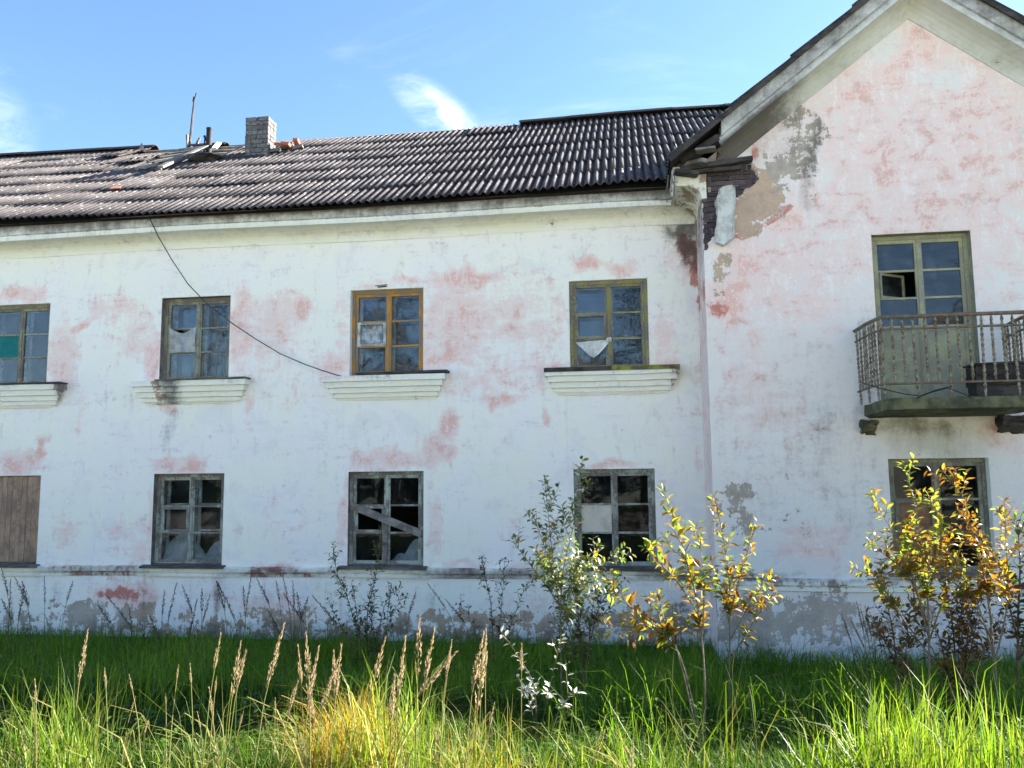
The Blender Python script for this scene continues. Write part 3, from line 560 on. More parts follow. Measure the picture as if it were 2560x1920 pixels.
def window(x, z, w, h, y0, fm, name='window', depth=.13, vent=None, inner=True, sash_gap=0, panes=None, door=False, reveal_m=None):
    """outer frame is the part, casements, bars and panes its pieces; local origin at lower left of the opening"""
    panes = panes or {}
    D = depth; root_mb = MB(); fw = .055
    root_mb.box(0, fw, D-.03, D+.06, 0, h); root_mb.box(w-fw, w, D-.03, D+.06, 0, h); root_mb.box(fw, w-fw, D-.03, D+.06, h-fw, h); root_mb.box(fw, w-fw, D-.03, D+.06, 0, .045)
    root = put(name, root_mb, fm, house, (x, y0, z))
    # plastered / boarded reveal lining
    rv = MB(); rv.box(-.012, .004, .002, D-.03, 0, h); rv.box(w-.004, w+.012, .002, D-.03, 0, h); rv.box(-.012, w+.012, .002, D-.03, h-.004, h+.012); rv.box(-.012, w+.012, .002, D+.2, -.02, .0)
    put('reveal', rv, reveal_m or M_TRIM, root)
    cw = (w-2*fw)/2; st = .048; zb = .045; zt = h-fw
    rows = 3; botpanel = .95 if door else 0
    for c in range(2):
        xa = fw+c*cw; xb = xa+cw; cm = MB(); y1, y2 = D-.012, D+.030
        cm.box(xa+.002, xa+st, y1, y2, zb, zt); cm.box(xb-st, xb-.002, y1, y2, zb, zt)
        cm.box(xa+st, xb-st, y1, y2, zt-st, zt); cm.box(xa+st, xb-st, y1, y2, zb, zb+st)
        if door:
            cm.box(xa+st, xb-st, y1+.014, y2-.01, zb+st, zb+botpanel); cm.box(xa+st, xb-st, y1, y2, zb+botpanel, zb+botpanel+.07)
        if c == 1: cm.box(xa-.022, xa+.022, y1-.012, y1, zb, zt)
        put('casement', cm, fm, root)
        lo = zb+st if not door else zb+botpanel+.07; hi = zt-st; ph = (hi-lo)/rows
        for r_ in range(1, rows):
            gb = MB(); gb.box(xa+st, xb-st, y1+.006, y2-.004, lo+r_*ph-.014, lo+r_*ph+.014); put('glazing_bar', gb, fm, root)
        for r_ in range(rows):
            k = (c, r_); pz0 = lo+r_*ph+(.014 if r_ else 0); pz1 = lo+(r_+1)*ph-(.014 if r_ < rows-1 else 0); px0, px1 = xa+st, xb-st
            pm = panes.get(k, panes.get('def', M_GLASS))
            if vent == k:
                vf = MB(); e = .034; vy1, vy2 = y1-.014, y1+.012
                if door:
                    ang = .6
                    P0 = Vector((px0, y1, 0)); ca, sa = math.cos(ang), math.sin(ang); wv = px1-px0
                    def q(a, zz, dd=0): return (px0+a*ca+dd*sa, y1+a*sa-dd*ca+.0, zz)
                    for a0, a1, z0_, z1_ in ((0, e, pz0, pz1), (wv-e, wv, pz0, pz1), (e, wv-e, pz0, pz0+e), (e, wv-e, pz1-e, pz1)):
                        vf.add([q(a0, z0_), q(a1, z0_), q(a1, z1_), q(a0, z1_), q(a0, z0_, .025), q(a1, z0_, .025), q(a1, z1_, .025), q(a0, z1_, .025)], [(0, 1, 2, 3), (4, 5, 6, 7), (0, 1, 5, 4), (1, 2, 6, 5), (2, 3, 7, 6), (3, 0, 4, 7)])
                    put('vent_sash', vf, fm, root); g = MB(); g.add([q(e, pz0+e, .01), q(wv-e, pz0+e, .01), q(wv-e, pz1-e, .01), q(e, pz1-e, .01)], [(0, 1, 2, 3)]); put('pane', g.mesh('pane'), pm or M_GLASS, root); continue
                for a0, a1, z0_, z1_ in ((px0-.012, px0+e, pz0-.01, pz1+.01), (px1-e, px1+.012, pz0-.01, pz1+.01), (px0+e, px1-e, pz0-.01, pz0+e), (px0+e, px1-e, pz1-e, pz1+.01)): vf.box(a0, a1, vy1, vy2, z0_, z1_)
                put('vent_sash', vf, panes.get('ventm', fm), root)
            if pm is None: continue
            g = MB(); g.add([(px0-.004, D+.012, pz0-.004), (px1+.004, D+.012+.006*rnd.uniform(-1, 1), pz0-.004), (px1+.004, D+.012+.006*rnd.uniform(-1, 1), pz1+.004), (px0-.004, D+.012, pz1+.004)], [(0, 1, 2, 3)])
            q0 = put('pane', g.mesh('pane'), pm, root)
    if inner:
        im = MB(); yi = D+.17; e = .05
        for c in range(2):
            xa = fw+.01+c*cw; xb = fw+(c+1)*cw-.01
            im.box(xa, xa+e, yi, yi+.035, .05, h-.03); im.box(xb-e, xb, yi, yi+.035, .05, h-.03); im.box(xa+e, xb-e, yi, yi+.035, h-.09, h-.03); im.box(xa+e, xb-e, yi, yi+.035, .05, .10)
            hh = h-.18
            for f_ in (.345, .672): im.box(xa+e, xb-e, yi, yi+.03, .07+hh*f_+.02, .07+hh*f_+.05)
        im.box(.0, .035, D+.06, yi+.05, 0, h); im.box(w-.035, w, D+.06, yi+.05, 0, h)
        put('inner_sash', im, M_INNER, root)
        g = MB(); g.add([(.08, yi+.018, .08), (w-.08, yi+.018, .08), (w-.08, yi+.018, h-.06), (.08, yi+.018, h-.06)], [(0, 1, 2, 3)]); put('inner_pane', g.mesh('inner_pane'), panes.get('def', M_GLASS2), root)
    return root
def lit(o, s): o['label'] = s; return o
def sheetmesh(pts_fn, nu, nv, name, m, parent):
    mb = MB(); mb.add([pts_fn(i/nu, j/nv) for j in range(nv+1) for i in range(nu+1)], [(j*(nu+1)+i, j*(nu+1)+i+1, (j+1)*(nu+1)+i+1, (j+1)*(nu+1)+i) for j in range(nv) for i in range(nu)])
    return smooth(put(name, mb, m, parent))
HU, HL = ZUT-ZUB, ZLT-ZLB+.02
upper = []
U1 = window(UX[0], ZUB, WW, HU, 0, M_FRAME_GRN, panes={(0, 1): M_TEAL}); lit(U1, 'upper window with grey green frame and teal cloth in one pane')
U2 = window(UX[1], ZUB, WW, HU, 0, M_FRAME_GRN, vent=None, panes={(0, 1): None}, reveal_m=M_GREY); lit(U2, 'upper window with plastic film in a missing pane')
U3 = window(UX[2], ZUB, WW, HU, 0, M_FRAME_OCH, vent=(0, 1), panes={(0, 1): M_FROST, 'ventm': M_INNER}); lit(U3, 'upper window with ochre yellow frame')
U4 = window(UX[3], ZUB, WW, HU, 0, M_FRAME_OLV, vent=(0, 1), depth=.09, panes={'ventm': M_FRAME_GRN}); lit(U4, 'upper window with olive frame and hanging plastic bag')
L1 = window(WX[0], ZLB-.02, WW, HL, 0, M_FRAME_PALE, inner=False); lit(L1, 'lower window boarded up with vertical planks')
L2 = window(WX[1], ZLB-.02, WW, HL, 0, M_FRAME_PALE, vent=(0, 1), reveal_m=M_GREY, panes={'def': M_GLASSD}); lit(L2, 'lower window with pale green frame and plastic sheet inside')
L3 = window(WX[2], ZLB-.02, WW, HL, 0, M_FRAME_PALE, vent=(0, 1), panes={(0, 1): None, (1, 1): None, 'ventm': M_FRAME_PALE, 'def': M_GLASSD}, inner=False, depth=.10, reveal_m=M_GREY); lit(L3, 'lower window with a plank nailed across it')
L4 = window(WX[3], ZLB-.02, WW, HL, 0, M_FRAME_PALE, panes={(0, 1): M_PALEPANEL, 'def': M_GLASSD}, inner=False, depth=.09, reveal_m=M_FRAME_GRN); lit(L4, 'lower window with a pale panel in place of one pane')
RW = window(RWX[0], RWZ[0], RWX[1]-RWX[0], RWZ[1]-RWZ[0], WY, M_FRAME_GRN, panes={(0, 1): M_PLY, (0, 0): M_PLY, 'def': M_GLASSD}, inner=False, depth=.14, vent=(0, 1)); lit(RW, 'window below the balcony with brown plywood panes')
DR = window(RDX[0], RDZ[0], RDX[1]-RDX[0], RDZ[1]-RDZ[0], WY, M_DOOR, name='balcony_door', door=True, vent=(0, 1), inner=False, depth=.15, panes={}, reveal_m=M_DOOR); lit(DR, 'olive double balcony door with glazed upper half')
# window dressings
w3 = (WW-.11)/2
def film(u, v):
    x = .10+u*.47; s = math.sin(u*math.pi); return (x, .085+.02*math.sin(u*9+v*4), .50+v*.42-(.10*s*v))
sheetmesh(film, 14, 10, 'plastic_film', M_FILM, U2)
def curt(u, v): return (.66+u*.5, .42+.03*math.sin(u*40), .1+v*1.2)
sheetmesh(curt, 40, 2, 'curtain', M_CURT, U2)
def bag(u, v):
    hw = .27*(1-v)**.8; return (.36+(u-.5)*2*hw+.05*v*0, .055-.03*math.sin(u*3.1)*(1-v)-.01*math.sin(u*20), .46-.26*v+.03*(u-.5)*(1-v))
sheetmesh(bag, 14, 8, 'plastic_bag', M_BAG, U4)
kn = MB(); kn.tube([(.56, .06, .44), (.60, .04, .47), (.63, .05, .50)], [.03, .05, .02], 7); put('bag_knot', kn, M_BAG, U4)
def heap(u, v): return (.10+u*1.0, .28-.12*v+.03*math.sin(u*13), .06+(.36*abs(math.sin(u*4.2+.3))**.7+.08)*(1-v)*(1 if u < .45 else .8))
sheetmesh(heap, 26, 8, 'plastic_sheet', M_FILM, L2)
def heap2(u, v): return (.62+u*.5, .26-.05*v, .06+(.42*u**1.6+.08*abs(math.sin(u*7)))*(1-v))
sheetmesh(heap2, 16, 6, 'plastic_sheet', M_FILM, L3)
# planks on the boarded window
k = 0; x = .01
while x < WW-.02:
    w = min(rnd.uniform(.084, .098), WW-.012-x); mb = MB(); mb.box(0, w-.005, 0, .022, 0, HL-.07-rnd.uniform(0, .01)); put('plank', mb, M_PLANK, L1, (x, .045+rnd.uniform(0, .006), .055)); x += w
def board(parent, name, a, b, w, th, m, y):
    a, b = Vector((a[0], y, a[1])), Vector((b[0], y-.004, b[1])); ln = (b-a).length; mb = MB(); mb.box(-w/2, w/2, -th, 0, 0, ln)
    ang = math.atan2(b.x-a.x, b.z-a.z); o = put(name, mb, m, parent, a); o.rotation_euler = (0, ang, 0); return o
board(L3, 'nailed_plank', (.05, .93), (1.165, .50), .115, .025, M_GREY, .05)
board(L3, 'nailed_plank', (.57, .05), (.585, .84), .08, .025, M_GREY, .078)
# sill mouldings
for i, (U, x) in enumerate(zip((U1, U2, U3, U4), UX)):
    hw = .78 if i != 3 else .80
    s = sill_mesh(hw, LV); me = s.mesh('sill_moulding'); fixn(me)
    A = np.array(s.v); ch = {k: np.zeros(len(A)) for k in ('pink', 'bare', 'grime', 'red', 'grey', 'green')}
    # denser for stains
    bm = bmesh.new(); bm.from_mesh(me); bmesh.ops.subdivide_edges(bm, edges=[e for e in bm.edges if abs(e.verts[0].co.x-e.verts[1].co.x) > 1], cuts=40, use_grid_fill=True)
    for v in bm.verts:
        if v.co.y < -.01: v.co.y += .006*mnoise.noise(Vector((v.co.x*6, v.co.z*5, i))); v.co.z += .008*mnoise.noise(Vector((v.co.x*2, 3, i)))
    bm.to_mesh(me); bm.free(); A = np.array([v.co for v in me.vertices]); ch = {k: np.zeros(len(A)) for k in ('pink', 'bare', 'grime', 'red', 'grey', 'green')}
    ch['grime'] += np.clip((A[:, 2]+.12)*1.5, 0, .2)
    if i == 1: ch['grime'] += np.exp(-((A[:, 0]+.33)/.17)**2)*.75; ch['bare'] += np.exp(-((A[:, 0]+.55)/.2)**2)*.55
    if i == 2: ch['pink'] += np.clip((-.3-A[:, 0])*6, 0, 1)*np.clip((A[:, 2]+.1)*12, 0, 1)*1.
    if i in (0, 3): ch['bare'] += np.clip((A[:, 0]-.78)*8, 0, 1)*.7; ch['grey'] += .6; ch['grime'] += np.clip((A[:, 0]-.8)*6, 0, 1)*.5
    setattrs(me, ch); o = put('sill_moulding', me, M_TRIM, U, (WW/2+(.03 if i == 3 else 0), -.0, 0))
    if i == 2:
        mb = MB(); mb.beam((-.42, -.06, .022), (1.02, -.06, .035), .30, .035); put('sill_board', mb, M_TAR, U, (WW/2, -.0, 0))
    elif i == 3:
        mb = MB(); mb.box(-1.01, 0., -.205, .05, -.03, .035); put('sill_board', mb, M_TAR, U, (WW/2+.03, -.0, 0)); mb = MB(); mb.box(0.001, 1.0, -.205, .05, -.03, .035); put('sill_board', mb, M_MOSS, U, (WW/2+.03, 0, 0))
    else:
        mb = MB(); mb.beam((-.55 if i == 1 else -1., -.07, .012), (.99, -.07, .02), .30, .022); put('sill_board', mb, M_TAR if i == 0 else M_SILL, U, (WW/2, -.0, 0))
for Lw in (L1, L2, L3, L4):
    mb = MB(); mb.add([(-.13, -.115, .005), (WW+.07, -.115, .0), (WW+.07, .09, .035), (-.13, .09, .035), (-.13, -.115, -.028), (WW+.07, -.115, -.032), (WW+.07, .09, -.02), (-.13, .09, -.02)], [(0, 1, 2, 3), (4, 5, 6, 7), (0, 1, 5, 4), (1, 2, 6, 5), (2, 3, 7, 6), (3, 0, 4, 7)])
    put('window_sill', mb, M_SILL, Lw)
mb = MB(); mb.box(-.08, RWX[1]-RWX[0]+.08, -.09, .12, -.03, .01); put('window_sill', mb, M_GREY, RW)
# little broken fitting over the ochre window
mb = MB(); mb.beam((.46, -.02, HU+.035), (.60, -.03, HU+.045), .05, .03); mb.beam((.42, -.03, HU+.05), (.62, -.03, HU+.06), .012, .01); put('broken_bracket', mb, M_GREY, U3)

# --- balcony
bx0, bx1, byf = 11.99, 2*AX-11.99, WY-1.0
bal = MB()
outl = [(bx0+.06, WY+.05), (bx0+.06, byf+.16), (bx0+.12, byf-.02), (bx1-.12, byf-.02), (bx1-.06, byf+.16), (bx1-.06, WY+.05)]
n_ = len(outl); cx = AX
bal.add([(x, y, 3.23) for x, y in outl]+[(x, y, 3.095) for x, y in outl]+[(cx+(x-cx)*.93, WY+(y-WY)*.82, 3.06) for x, y in outl],
        [tuple(range(n_)), tuple(range(2*n_, 3*n_))]+[(a+i, a+(i+1) % n_, a+n_+(i+1) % n_, a+n_+i) for a in (0, n_) for i in range(n_)])
slab = put('balcony', bal, M_SLAB, house); slab['label'] = 'small balcony with mossy slab and twisted iron railing'
bmz = bmesh.new(); bmz.from_mesh(slab.data); bmesh.ops.subdivide_edges(bmz, edges=bmz.edges, cuts=10, use_grid_fill=True)
for v in bmz.verts: v.co += Vector((mnoise.noise(v.co*8), mnoise.noise(v.co*8+Vector((3, 0, 0))), mnoise.noise(v.co*6+Vector((0, 5, 0)))))*.010
bmz.to_mesh(slab.data); bmz.free()
rb0, rb1 = 12.0, 2*AX-12.0
path = [(rb0-.02, WY+.05), (rb0, WY-.5), (rb0+.03, byf), (rb1-.03, byf), (rb1, WY-.5), (rb1+.02, WY+.05)]
for nm, z, r in (('top_rail', 4.225, .024), ('middle_rail', 4.075, .014), ('bottom_rail', 3.412, .014)):
    mb = MB(); mb.tube([(x, y, z+.01*math.sin(i*2)) for i, (x, y) in enumerate(path)], r, 8); smooth(put(nm, mb, M_IRON, slab))
def twisted(ln):
    mb = MB(); nr = 56; vs = []
    for i in range(nr+1):
        a = i/nr*ln*52; r = .0175*(1+.25*math.sin(i/nr*ln*104))
        if i < 2 or i > nr-2: r = .011
        for k in range(4): vs.append((r*math.cos(a+k*math.pi/2), r*math.sin(a+k*math.pi/2), i/nr*ln))
    mb.add(vs, [(i*4+k, i*4+(k+1) % 4, (i+1)*4+(k+1) % 4, (i+1)*4+k) for i in range(nr) for k in range(4)]); me = mb.mesh('baluster'); fixn(me); me.materials.append(M_BAL); me.polygons.foreach_set('use_smooth', [True]*len(me.polygons)); return me
TS, TLg = twisted(.80), twisted(.99)
def baluster(x, y, long):
    o = put('baluster', TLg if long else TS, None, slab, (x, y, 3.228 if long else 3.412)); o.rotation_euler = (rnd.uniform(-.012, .012), rnd.uniform(-.02, .02), rnd.uniform(0, 6))
nb = 15
for i in range(nb): baluster(rb0+.03+(rb1-rb0-.06)*i/(nb-1), byf, i % 3 == 0)
for sx in (rb0, rb1):
    for i in range(8): baluster(sx+(.03*(i/8.) if sx == rb0 else -.03*(i/8.)), WY-.06-.117*i, i % 3 == 0)
for x in (12.02, 2*AX-12.05):
    bm = bmesh.new(); bmesh.ops.create_cube(bm, size=1); bmesh.ops.subdivide_edges(bm, edges=bm.edges, cuts=3, use_grid_fill=True)
    for v in bm.verts:
        p = v.co.copy(); s = (.10, .22, .13) if x < AX else (.17, .30, .18); v.co = Vector((p.x*s[0]*2, p.y*s[1], p.z*s[2]))
        if p.z < 0: v.co.y *= .8; v.co.z += (-p.y)*.10
        v.co += Vector((mnoise.noise(p*3), mnoise.noise(p*3+Vector((9, 0, 0))), mnoise.noise(p*3+Vector((0, 9, 0)))))*.05
    me = bpy.data.meshes.new('bracket'); bm.to_mesh(me); bm.free(); put('bracket', me, M_SLAB if x < AX else M_TAR, slab, (x+.05, WY-.07, 2.96))
for pts in ([(2150, 955), (2190, 968), (2260, 985), (2300, 990), (2340, 975), (2380, 965)], [(2290, 996), (2330, 980), (2370, 970), (2410, 985), (2430, 996)]):
    mb = MB(); mb.tube([tuple(onY(u, v, byf-.03)) for u, v in pts], .006, 5); put('loose_wire', mb, M_CABLE, slab)
bxo = MB(); bl, br_ = 13.10, 13.76; bxo.box(-.33, .33, -.15, .15, 0, .02)
crate = empty('old_box', (13.45, byf+.26, 3.232)); tag(crate, 'dark weathered wooden box standing on the balcony behind the railing', 'box')
for k in range(3):
    for sy in (-.15, .13):
        mb = MB(); mb.box(-.34, .34, 0, .022, 0, .118); o = put('board', mb, M_TAR, crate, (rnd.uniform(-.01, .01), sy, .02+k*.124)); o.rotation_euler = (0, rnd.uniform(-.012, .012), 0)
for sx in (-.335, .315):
    mb = MB(); mb.box(0, .022, -.128, .13, 0.01, .37); put('end_panel', mb, M_TAR, crate, (sx, 0, 0))
put('base', bxo, M_TAR, crate)
mb = MB(); mb.box(-.36, .36, -.18, .18, 0, .025); o = put('lid', mb, M_TAR, crate, (0, 0, .395)); o.rotation_euler = (.02, -.03, .04)

# ------------------------------------------------------------------ roof
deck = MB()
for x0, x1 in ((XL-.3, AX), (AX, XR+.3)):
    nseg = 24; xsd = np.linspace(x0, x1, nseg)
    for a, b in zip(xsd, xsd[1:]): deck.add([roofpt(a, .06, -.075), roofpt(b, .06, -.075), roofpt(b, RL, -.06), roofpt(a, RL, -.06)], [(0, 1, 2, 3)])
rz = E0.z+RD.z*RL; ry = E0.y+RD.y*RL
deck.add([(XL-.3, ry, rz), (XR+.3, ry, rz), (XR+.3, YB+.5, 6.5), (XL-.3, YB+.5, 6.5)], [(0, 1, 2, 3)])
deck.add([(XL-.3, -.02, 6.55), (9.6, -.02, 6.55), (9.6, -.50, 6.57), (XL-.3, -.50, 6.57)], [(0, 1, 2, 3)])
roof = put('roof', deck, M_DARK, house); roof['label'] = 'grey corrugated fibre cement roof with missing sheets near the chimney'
PER, NWV, SLEN = .13, 8, 1.10; SWID = PER*NWV
def sheet_mesh(seed, nw=NWV, ln=SLEN, chip=0):
    rr = random.Random(seed); mb = MB(); ns = nw*8; prof = [(i/8*PER, .024*math.cos(i/8*2*math.pi)) for i in range(ns+1)]
    ny = 3; top = []; low = []
    for j in range(ny):
        for i, (x, z) in enumerate(prof):
            y = j/(ny-1)*ln
            if j == 0: y += chip*max(0, mnoise.noise(Vector((x*5, seed, 0)))-.1)+rr.uniform(0, .006)
            dz = .006*mnoise.noise(Vector((x*2, y*2, seed)))
            top.append((x, y, z+dz)); low.append((x, y, z+dz-.008))
    nn = ns+1; V = top+low; o = len(top); F = []
    for j in range(ny-1):
        for i in range(ns):
            a = j*nn+i; F.append((a, a+1, a+nn+1, a+nn))
    for i in range(ns): F.append((i, o+i, o+i+1, i+1))
    for j in range(ny-1): a = j*nn; F.append((a, a+nn, o+a+nn, o+a)); a = j*nn+ns; F.append((a, o+a, o+a+nn, a+nn))
    mb.add(V, F); me = mb.mesh('roof_sheet'); me.materials.append(M_ROOF); me.polygons.foreach_set('use_smooth', [True]*len(me.polygons)); return me
SH = [sheet_mesh(s, chip=c) for s, c in ((1, 0), (2, .02), (3, .0), (4, .06), (5, .03))]
SH_H = sheet_mesh(9, nw=4)
NROW = 7; EXP_ = RL/NROW
def place_sheet(me, origin, X, Y, Z, tilt, yaw, parent):
    m4 = Matrix(((X.x, Y.x, Z.x, origin.x), (X.y, Y.y, Z.y, origin.y), (X.z, Y.z, Z.z, origin.z), (0, 0, 0, 1)))
    m4 = m4 @ Matrix.Rotation(yaw, 4, 'Z') @ Matrix.Rotation(tilt, 4, 'X')
    return put('roof_sheet', me, None, parent, mat4=m4)
missing = {(5, -2), (6, -2), (6, -3), (6, -1), (5, -1)}
for row in range(NROW):
    k = -7
    while True:
        x0 = .52+k*SWID+(.0 if row % 2 == 0 else .0)
        if x0 > 11.6: break
        if (row, k) in missing: k += 1; continue
        s0 = row*EXP_-.02+rnd.uniform(-.014, .014); x1 = x0+SWID
        p0, p1 = roofpt(x0, s0), roofpt(x1, s0); X = (p1-p0).normalized(); Z = X.cross(RD).normalized(); Y = Z.cross(X)
        big = rnd.random() < .10
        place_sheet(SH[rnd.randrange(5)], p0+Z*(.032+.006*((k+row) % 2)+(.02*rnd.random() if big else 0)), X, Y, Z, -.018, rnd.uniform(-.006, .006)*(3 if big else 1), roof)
        k += 1
for k, (row, yawd, dx) in enumerate(((5, .10, -1.55), (6, -.16, -2.6))):
    p0 = roofpt(dx, row*EXP_-.25); place_sheet(SH_H, p0+RN*.09, Vector((1, 0, 0)), RD, RN, -.05, yawd, roof)
# battens under the hole
for s in (4.75, 5.15, 5.55, 5.95, 6.35):
    mb = MB(); a = roofpt(-2.7, s, -.02); b = roofpt(.55, s, -.02); mb.beam((0, 0, 0), b-a, .07, .05, up=RN); put('batten', mb, M_GREY, roof, a)
# ridge caps
def cap(x0, x1, dz=0.):
    a, b = roofpt(x0, RL, .10+dz), roofpt(x1, RL, .10+dz); mb = MB(); ln = (b-a).length; d = (b-a).normalized()
    pts = [(-.16, -.085), (-.08, -.01), (0, .025), (.08, -.01), (.16, -.085), (.16, -.10), (.08, -.03), (0, .0), (-.08, -.03), (-.16, -.10)]
    mb.add([(0, y, z) for y, z in pts]+[tuple(d*ln+Vector((0, y, z))) for y, z in pts], [(i, (i+1) % 10, 10+(i+1) % 10, 10+i) for i in range(10)]+[tuple(range(10)), tuple(range(10, 20))])
    o = put('ridge_cap', mb, M_ROOF, roof, a); return o
x = 6.75
while x < 12: cap(x, x+1.12, rnd.uniform(0, .02)); x += 1.1
x = -7.4
while x < -2.2: cap(x, x+1.12, rnd.uniform(-.03, .0)); x += 1.1
cap(-1.0, -.1, -.05)
# wing roof
for sgn in (-1, 1):
    Yd = Vector((-sgn, 0, GS)).normalized(); Xd = Vector((0, -1, 0)) if sgn < 0 else Vector((0, 1, 0))
    Zd = Xd.cross(Yd).normalized()
    if Zd.z < 0: Xd = -Xd; Zd = Xd.cross(Yd).normalized()
    apex = Vector((AX, 0, GZ+.60)); half = 3.3; LNG = half*math.sqrt(1+GS*GS); rows = 4; ex_ = LNG/rows
    for row in range(rows):
        s0 = row*ex_; base = apex-Yd*(LNG-s0)
        ymax = 1.2+2.6*(row+1)/rows; y = WY-.46; c = 0
        while y < ymax:
            o0 = base+Vector((0, y if Xd.y > 0 else y+SWID, 0)); place_sheet(SH[rnd.randrange(5)], o0+Zd*.02, Xd, Yd, Zd, -.03, rnd.uniform(-.004, .004), roof); y += SWID; c += 1
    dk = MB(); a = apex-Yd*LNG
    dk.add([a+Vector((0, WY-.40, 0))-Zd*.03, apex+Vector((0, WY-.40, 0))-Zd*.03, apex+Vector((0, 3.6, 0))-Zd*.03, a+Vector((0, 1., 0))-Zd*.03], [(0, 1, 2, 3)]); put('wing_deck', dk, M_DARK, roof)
    for r_, (off, s_) in enumerate(((WY-.43, .0),)):
        vb = MB(); p, q_ = a+Vector((0, off, -.02)), apex+Vector((0, off, -.02)); vb.beam((0, 0, 0), q_-p, .03, .07, up=Zd); put('verge_board', vb, M_TAR, roof, p)
mb = MB(); mb.tube([(AX, WY-.47, GZ+.66), (AX, 3.4, GZ+.66)], .09, 8); put('ridge_cap', mb, M_ROOF, roof)

# --- chimney of white silicate bricks
CX0, CX1, CY0, CY1, CZ0, CZ1 = 1.03, 1.545, 3.52, 3.92, 8.85, 10.05
core = MB(); core.box(CX0+.012, CX1-.012, CY0+.012, CY1-.012, CZ0, CZ1-.01); chim = put('chimney', core, M_MORTAR, roof); chim['label'] = 'square chimney of whitish bricks'
def cb_mesh(w, d, h): b = MB(); b.box(-w/2, w/2, -d/2, d/2, -h/2, h/2); me = b.mesh('brick'); fixn(me); bm = bmesh.new(); bm.from_mesh(me); bmesh.ops.bevel(bm, geom=bm.edges, offset=.006, segments=1, affect='EDGES'); bm.to_mesh(me); bm.free(); me.materials.append(M_SILBRICK); return me
full, halfb, hdr, hdr2 = cb_mesh(.25, .12, .088), cb_mesh(.12, .12, .088), cb_mesh(.12, .25, .088), cb_mesh(.12, .135, .088)
nc = int((CZ1-CZ0)/.1)
for r_ in range(nc):
    z = CZ1-.045-r_*.1
    for yy in (CY0+.06, CY1-.06):
        if r_ % 2: xs_ = [(CX0+.06, halfb), (CX0+.2575, full), (CX1-.06, halfb)]
        else: xs_ = [(CX0+.125, full), (CX1-.125, full)]
        for x, me in xs_:
            o = put('brick', me, None, roof, (x+rnd.uniform(-.006, .006), yy+rnd.uniform(-.006, .006), z)); o.rotation_euler = (rnd.uniform(-.02, .02), rnd.uniform(-.02, .02), rnd.uniform(-.03, .03))
    for xx in (CX0+.06, CX1-.06):
        o = put('brick', hdr2, None, roof, (xx+rnd.uniform(-.005, .005), (CY0+CY1)/2, z))
for k in range(7):
    o = put('brick', cb_mesh(.22, .11, .07), None, roof, tuple(roofpt(CX1+.12+.07*k, 5.0+.10*(k % 3)+.04*k, .08+.10*(k % 2))))
    o.data.materials[0] = M_REDBRICK if k % 2 else M_SILBRICK; o.rotation_euler = (rnd.uniform(-.5, .5), rnd.uniform(-.4, .8), rnd.uniform(0, 3))
# --- vent pipe, pole, loose boards on the roof
pb = roofpix(521, 382); mb = MB()
hp = onY(524, 322, pb.y)[2]-pb.z
mb.tube([(0, 0, -.3), (.005, 0, hp*.5), (.01, 0, hp)], [.066]*3, 14, cap=False); mb.tube([(.01, 0, hp-.02), (.01, 0, hp+.015)], [.072, .072], 14, cap=False)
mb.tube([(-.11, 0, -.1), (-.105, .02, hp*.72)], [.02, .016], 6); mb.tube([(-.11, 0, hp*.72), (-.06, .0, hp*.5)], [.03, .012], 6)
vp = smooth(put('vent_pipe', mb, M_PIPE, roof, pb)); vp['label'] = 'black upright vent pipe'
fl = MB(); bm = bmesh.new(); bmesh.ops.create_icosphere(bm, subdivisions=2, radius=.3)
for v in bm.verts: v.co = Vector((v.co.x*1.3, v.co.y*1.1, v.co.z*.35))*(1+.5*mnoise.noise(v.co*7))
me = bpy.data.meshes.new('torn_flashing'); bm.to_mesh(me); bm.free(); put('torn_flashing', me, M_TAR, roof, roofpix(515, 398, .05))
pp = roofpix(472, 371); ph = onY(491, 232, pp.y)
mb = MB(); d = Vector(ph)-pp; pts = [d*0, d*.3+Vector((.0, 0, 0)), d*.6+Vector((-.02, 0, 0)), d*.85+Vector((-.03, 0, 0)), d]
mb.tube([p for p in pts], [.036, .03, .026, .02, .015], 7); mb.tube([d*.84+Vector((-.05, 0, 0)), d*.93+Vector((-.05, 0, 0))], [.022, .018], 5)
pole = tag(put('roof_pole', mb, M_POLE, None, pp), 'thin leaning weathered wooden pole rising above the roof ridge', 'pole')
for (u1, v1), (u2, v2), w in (((469, 338), (470, 370), .09), ((494, 354), (496, 372), .05), ((486, 371), (500, 345), .05)):
    a = roofpix(470, 372)+Vector((.02, .1, 0)); p, q_ = Vector(onY(u1, v1, a.y)), Vector(onY(u2, v2, a.y)); mb = MB(); mb.beam((0, 0, 0), p-q_, w, .04); put('stump', mb, M_GREY, pole, q_-pp)
LBS = ['long pale board sloping up the roof to the vent pipe', 'short thick board end lowest on the hole in the roof', 'lower board across the roof hole beside the long sloping board', 'middle board across the roof hole beside the long sloping board', 'upper board across the roof hole beside the pole', 'topmost board at the ridge right under the leaning pole', 'short board lying across the foot of the long sloping board', 'thin board farthest from the vent pipe at the hole edge']
for (u1, v1), (u2, v2), w, h in (((400, 418), (515, 366), .13, .14), ((355, 419), (392, 410), .16, .10), ((385, 404), (455, 392), .10, .08), ((400, 395), (470, 384), .10, .08), ((425, 385), (488, 376), .10, .10), ((448, 375), (503, 368), .10, .14), ((395, 424), (425, 405), .12, .06), ((340, 425), (386, 404), .12, .05)):
    a, b = roofpix(u1, v1, h), roofpix(u2, v2, h); 
    if (b-a).length > 2.4: b = a+(b-a).normalized()*2.4
    mb = MB(); mb.beam((0, 0, 0), b-a, w, .045, up=RN); tag(put('loose_board', mb, M_GREY, None, a), LBS.pop(0), 'board', 'loose boards on the roof')
